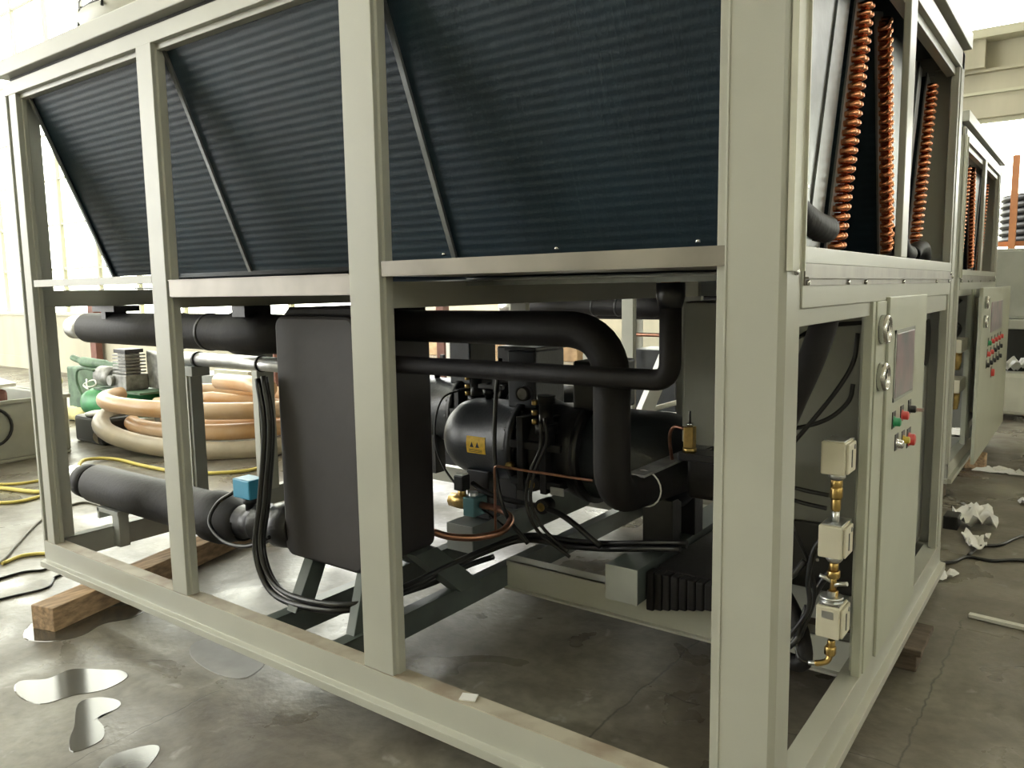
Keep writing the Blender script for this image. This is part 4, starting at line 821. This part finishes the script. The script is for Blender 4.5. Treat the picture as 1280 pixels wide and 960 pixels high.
# things behind, seen past the short post
tag(ob('cream_panel', M().box(-6.72, -6.15, 3.10, 3.16, 0.0, 0.545), CREAM), 'stained cream board leaning behind the coiled hoses', 'board')
tag(ob('dark_crate', M().box(-7.25, -6.76, 3.10, 3.5, 0.0, 0.48), INNER, None, 0.01), 'dark grey crate behind the coiled hoses, left of the cream board', 'crate')
tag(ob('red_post', M().box(-5.85, -5.72, 3.10, 3.22, 0.0, 0.95), BROWN), 'red-brown post right of the cream board', 'post')
tag(ob('notice_board', M().box(-12.4, -12.0, YW - 0.03, YW, 0.95, 1.15), REDB), 'small red notice on the left wall near the far corner post', 'notice')

# yellow and dark leads on the floor at the left
def lead(label, pts, r, m, name='floor_cable', cat='cable'):
    return tag(ob(name, M().tube(spline([(a, b, r + c) for a, b, c in pts], 6), r, 6), m), label, cat)
lead('long yellow lead passing behind the lower pipe end', [(-5.6, 0.6, 0), (-5.1, 0.75, 0), (-5.15, 0.95, 0), (-5.5, 1.15, 0), (-5.82, 1.35, 0.02), (-5.75, 1.55, 0), (-5.3, 1.55, 0), (-4.8, 1.6, 0), (-4.5, 1.85, 0), (-4.5, 2.15, 0)], 0.014, YCABLE)
lead('yellow lead at the left edge, nearest the bin', [(-6.2, 0.3, 0), (-5.62, 0.68, 0), (-5.5, 0.85, 0), (-5.55, 1.05, 0)], 0.010, YCABLE)
lead('second yellow lead at the left edge beside the long one', [(-5.6, 0.2, 0), (-5.05, 0.48, 0), (-5.0, 0.65, 0), (-5.1, 0.85, 0)], 0.011, YCABLE)
lead('grey lead curving up from the left edge behind the far corner post', [(-3.75, -0.15, 0), (-3.82, 0.004, 0), (-4.05, 0.17, 0), (-4.42, 0.44, 0), (-4.6, 0.65, 0), (-4.6, 0.80, 0), (-4.28, 0.78, 0), (-4.0, 0.70, 0)], 0.008, GCABLE)
lead('short yellow lead curling by the left end of the base', [(-3.78, 0.0, 0), (-3.82, 0.12, 0), (-3.70, 0.22, 0), (-3.50, 0.20, 0), (-3.42, 0.12, 0)], 0.009, YCABLE)
lead('thin black lead reaching the left end of the base', [(-3.55, -0.22, 0), (-3.57, 0.0, 0), (-3.52, 0.09, 0), (-3.60, 0.20, 0.01), (-3.46, 0.20, 0), (-3.36, 0.06, 0)], 0.006, CABLE)
lead('dark lead forking on the bright floor at the left edge', [(-3.30, -0.28, 0), (-3.28, -0.15, 0), (-3.26, -0.02, 0), (-3.36, 0.06, 0)], 0.005, CABLE)

# puddles
def puddle(label, pts, m_=None):
    P = [Vector((a, b, 0)) for a, b in pts]; n = len(P); cl = []
    for i in range(n):
        a, b, c, d = P[i - 1], P[i], P[(i + 1) % n], P[(i + 2) % n]
        for k in range(4):
            t = k / 4; cl.append(0.5 * ((2 * b) + (c - a) * t + (2 * a - 5 * b + 4 * c - d) * t * t + (3 * b - a - 3 * c + d) * t ** 3))
    c0 = sum(cl, Vector()) / len(cl); vs = [(c0.x, c0.y, 0.0016)] + [(p.x, p.y, 0.0016) for p in cl] + [(c0.x + (p.x - c0.x) * 1.02, c0.y + (p.y - c0.y) * 1.02, 0.0002) for p in cl]; m = len(cl)
    fs = [(0, 1 + i, 1 + (i + 1) % m) for i in range(m)] + [(1 + i, 1 + m + i, 1 + m + (i + 1) % m, 1 + (i + 1) % m) for i in range(m)]
    tag(ob('puddle', M().add(vs, fs, False), m_ or WATER), label, 'puddle', 'puddles on the floor')
puddle('long puddle at the bottom left, the upper one', [(-2.33, -0.504), (-2.421, -0.463), (-2.36, -0.40), (-2.366, -0.327), (-2.33, -0.29), (-2.26, -0.25), (-2.206, -0.22), (-2.14, -0.235), (-2.12, -0.32), (-2.168, -0.40), (-2.20, -0.488)])
puddle('round puddle below the long one at the bottom left', [(-1.97, -0.487), (-2.098, -0.416), (-2.087, -0.36), (-2.01, -0.33), (-1.965, -0.356), (-1.96, -0.42), (-1.886, -0.438), (-1.824, -0.478), (-1.831, -0.553), (-1.905, -0.53)])
puddle('puddle cut by the bottom edge of the view', [(-1.68, -0.56), (-1.72, -0.50), (-1.69, -0.42), (-1.65, -0.395), (-1.60, -0.44), (-1.56, -0.52), (-1.60, -0.58)])
puddle('puddle just in front of the pale timber', [(-2.78, -0.30), (-2.92, -0.20), (-2.85, -0.05), (-2.76, 0.10), (-2.66, 0.12), (-2.62, 0.03), (-2.66, -0.06), (-2.62, -0.16), (-2.66, -0.25)])
puddle('flat pale concrete patch beneath the long base rail', [(-2.09, -0.02), (-2.19, 0.05), (-2.15, 0.13), (-1.98, 0.14), (-1.84, 0.11), (-1.80, 0.0), (-1.90, -0.04)], PATCH)  # lighter matte concrete, not water; only shares the puddle outline

# ------------------------------------------------------------------ right side floor clutter
def rag(label, cx, cy, sx, sy, seed, h=0.03, z0=0.0):
    rnd = random.Random(seed); n = 9; vs = []; fs = []
    ph = [rnd.uniform(0, 6) for _ in range(6)]
    for i in range(n):
        for j in range(n):
            u, v = i / (n - 1) - 0.5, j / (n - 1) - 0.5
            w = 0.75 + 0.35 * math.sin(5 * u + ph[0]) * math.cos(4 * v + ph[1])
            z = z0 + 0.006 + h * abs(math.sin(7 * u + ph[2]) * math.cos(6 * v + ph[3])) + rnd.uniform(0, h * 0.4)
            vs.append((cx + u * sx * w + 0.1 * sx * math.sin(6 * v + ph[4]), cy + v * sy * w + 0.1 * sy * math.sin(6 * u + ph[5]), z))
    for i in range(n - 1):
        for j in range(n - 1): a = i * n + j; fs.append((a, a + n, a + n + 1, a + 1))
    nb = len(vs); vs += [(x, y, z - 0.004) for x, y, z in vs]; fs += [tuple(nb + q for q in f[::-1]) for f in fs]
    tag(ob('crumpled_rag', M().add(vs, fs, True), PAPER), label, 'rag', 'crumpled white rags')
rag('long crumpled white rag farthest back on the right floor', 0.03, 4.75, 0.34, 0.12, 1)
rag('crumpled white rag at the far right edge of the floor', 0.22, 3.95, 0.12, 0.16, 2)
rag('largest heap of white rags beside the near chiller base', 0.02, 3.32, 0.20, 0.26, 3, 0.07)
rag('white rag just behind the largest heap', -0.01, 3.58, 0.16, 0.12, 4, 0.04)
rag('white rag in front of the largest heap, by the black cable', 0.05, 2.95, 0.13, 0.30, 5, 0.03)
rag('small white rag touching the near chiller base rail', -0.01, 2.36, 0.10, 0.12, 6, 0.03)
lead('black cable running right across the floor below the rags', [(-0.10, 2.50, 0), (0.0, 2.58, 0), (0.05, 2.70, 0), (0.15, 2.70, 0), (0.27, 2.79, 0), (0.6, 2.9, 0)], 0.008, CABLE)
lead('black cable branching up right past the rags', [(0.05, 2.72, 0), (0.08, 2.90, 0), (0.16, 2.99, 0), (0.25, 3.23, 0), (0.5, 3.6, 0)], 0.008, CABLE)
tag(ob('white_strip', M().obox((0.30, 1.93, 0.008), (0.32, 0.030, 0.014), (0, 0, -0.1)), WHITE, None, 0.002), 'flat white plastic strip on the floor at the right edge', 'strip')
tag(ob('black_block', M().box(-0.12, -0.05, 3.15, 3.28, 0, 0.07), BLACKP, None, 0.004), 'small black block tucked beside the largest rag heap', 'block')

# right background rack
rk = thing('storage_rack', 'orange steel rack of black hose coils at the far right', 'rack', (0.4, 8.0, 0))
for x in (-0.275, 1.9): ob('upright', M().box(x, x + 0.06, 7.90, 7.96, 0, 2.55), ORANGE, rk)
for z in (1.66,): ob('shelf_beam', M().box(-0.9, 2.0, 7.96, 8.02, z, z + 0.05), ORANGE, rk)
for k in range(7):
    m = M().tube([(0.75 + 1.15 * math.cos(2 * PI * q / 40), 8.7 + 0.6 * math.sin(2 * PI * q / 40), 1.75 + 0.072 * k) for q in range(41)], 0.037, 8, False)
    tag(ob('coiled_hose', m, CABLE), 'black hose coil number %s up in the orange rack' % ['one', 'two', 'three', 'four', 'five', 'six', 'seven'][k], 'hose', 'black coils in the rack')
mc = thing('grey_machine', 'large pale grey machine housing below the rack at the far right', 'machine', (0.3, 7.6, 0))
ob('housing', M().box(-0.45, 1.6, 7.4, 7.88, 0.95, 1.62), BINM, mc, 0.03)
ob('ledge', M().box(-0.50, 1.7, 7.3, 8.0, 0.86, 0.95), PAINT, mc, 0.01)
ob('recess', M().box(-0.42, 1.6, 7.45, 8.0, 0.45, 0.86), BLACKP, mc)
ob('base_cover', M().prism([(-0.55, 0.05), (1.7, 0.05), (1.7, 0.45), (-0.45, 0.45)], 'y', 7.2, 8.0), CREAM, mc, 0.04)
tag(ob('plastic_bottle', M().lathe((-0.34, 7.25, 0.451), 'z', [(0, 0.04), (0.02, 0.045), (0.26, 0.045), (0.32, 0.018), (0.36, 0.018), (0.36, 0.022), (0.39, 0.022)], 20), WHITE), 'white plastic bottle standing on the pale base cover', 'bottle')
rag('white cloth heaped beside the white plastic bottle', -0.10, 7.36, 0.36, 0.2, 9, 0.12, 0.452)

# ------------------------------------------------------------------ seen between the pipes
tag(ob('plank_stack', M().box(-8.6, -6.9, 10.4, 11.8, 0.0, 0.30), PLYW, None, 0.01), 'low stack of pale planks in the far bay seen between the pipes', 'planks')
tag(ob('wood_pallet', M().box(-9.2, -7.6, 9.4, 10.2, 0.0, 0.75), WOOD, None, 0.01), 'brown wooden crate in the far bay behind the compressor', 'crate')
tag(ob('brown_post', M().box(-4.30, -4.20, 2.95, 3.05, 0, 1.3), BROWN), 'red-brown post right of the foam block seen above the compressor', 'post')
ld = thing('a_frame_ladder', 'white metal ladder leg leaning in the gap between the two chillers', 'ladder', (-1.6, 2.8, 0))
ob('stile', M().tube([(-1.45, 2.8, 1.16), (-1.78, 2.8, 0.40), (-1.95, 2.8, 0.0)], 0.055, 4, True, False), WHITE, ld)
ob('stile', M().tube([(-1.42, 3.15, 1.16), (-1.52, 3.2, 0.40), (-1.57, 3.24, 0.0)], 0.024, 4, True, False), WHITE, ld)
ob('rung', M().tube([(-1.70, 2.8, 0.56), (-1.50, 3.18, 0.62)], 0.016, 6), WHITE, ld)
ob('rung', M().tube([(-1.50, 2.8, 1.02), (-1.45, 3.12, 1.02)], 0.016, 6), WHITE, ld)

tag(ob('insulated_pipe', M().lathe((-3.3, 4.25, 1.205), 'x', [(0, 0.055), (2.6, 0.055)], 20), RUB), 'upper of two black pipes inside the second chiller seen beside its pale post', 'pipe')
tag(ob('insulated_pipe', M().lathe((-3.3, 4.30, 1.085), 'x', [(0, 0.038), (2.6, 0.038)], 20), RUB), 'lower of two black pipes inside the second chiller seen beside its pale post', 'pipe')
tag(ob('copper_pipe', M().tube(bend([(-2.60, 4.2, 0.70), (-2.60, 4.2, 0.93), (-2.26, 4.2, 0.93), (-2.12, 4.2, 0.72)], 0.06, 6), 0.016, 10), COPPERD), 'copper pipe arching inside the second chiller behind the pale post', 'pipe')
tag(ob('tool_chest', M().box(-2.62, -2.02, 4.32, 4.7, 0.30, 0.80).box(-2.58, -2.50, 4.34, 4.42, 0.0, 0.30).box(-2.14, -2.06, 4.34, 4.42, 0.0, 0.30).box(-2.58, -2.50, 4.60, 4.68, 0.0, 0.30).box(-2.14, -2.06, 4.60, 4.68, 0.0, 0.30), CASTB, None, 0.01), 'dark chest inside the second chiller right of its pale post', 'chest')
tag(ob('wood_stack', M().box(-10.6, -8.9, 10.4, 11.4, 0.0, 0.34), PLYW, None, 0.01), 'second low stack of pale planks, farther left in the far bay', 'planks')
for i, x in enumerate((-5.42, -4.55)):
    tag(ob('barrier_post', M().box(x, x + 0.05, 5.2, 5.25, 0, 0.95), WHITE), ['left', 'right'][i] + ' pale post of the low barrier behind the compressors', 'post')
tag(ob('barrier_rail', M().box(-5.42, -4.50, 5.25, 5.28, 0.27, 0.31), PLYW), 'tan rail of the low barrier behind the compressors', 'rail')
tag(ob('brown_post', M().box(-5.56, -5.45, 5.2, 5.3, 0, 1.2), BROWN), 'red-brown post left of the low barrier behind the compressors', 'post')

tag(ob('paper_scrap', M().obox((-0.825, 0.030, 0.2205), (0.045, 0.035, 0.003), (0, 0, 0.4)), PAPER), 'small white paper scrap on the rubbed edge of the long base rail', 'scrap')
tag(ob('paper_scrap', M().obox((-0.11, 0.45, 0.006), (0.022, 0.018, 0.010), (0.2, 0.1, 0.6)), PAPER), 'small pale scrap on the floor between the nearest post and the base rail', 'scrap')
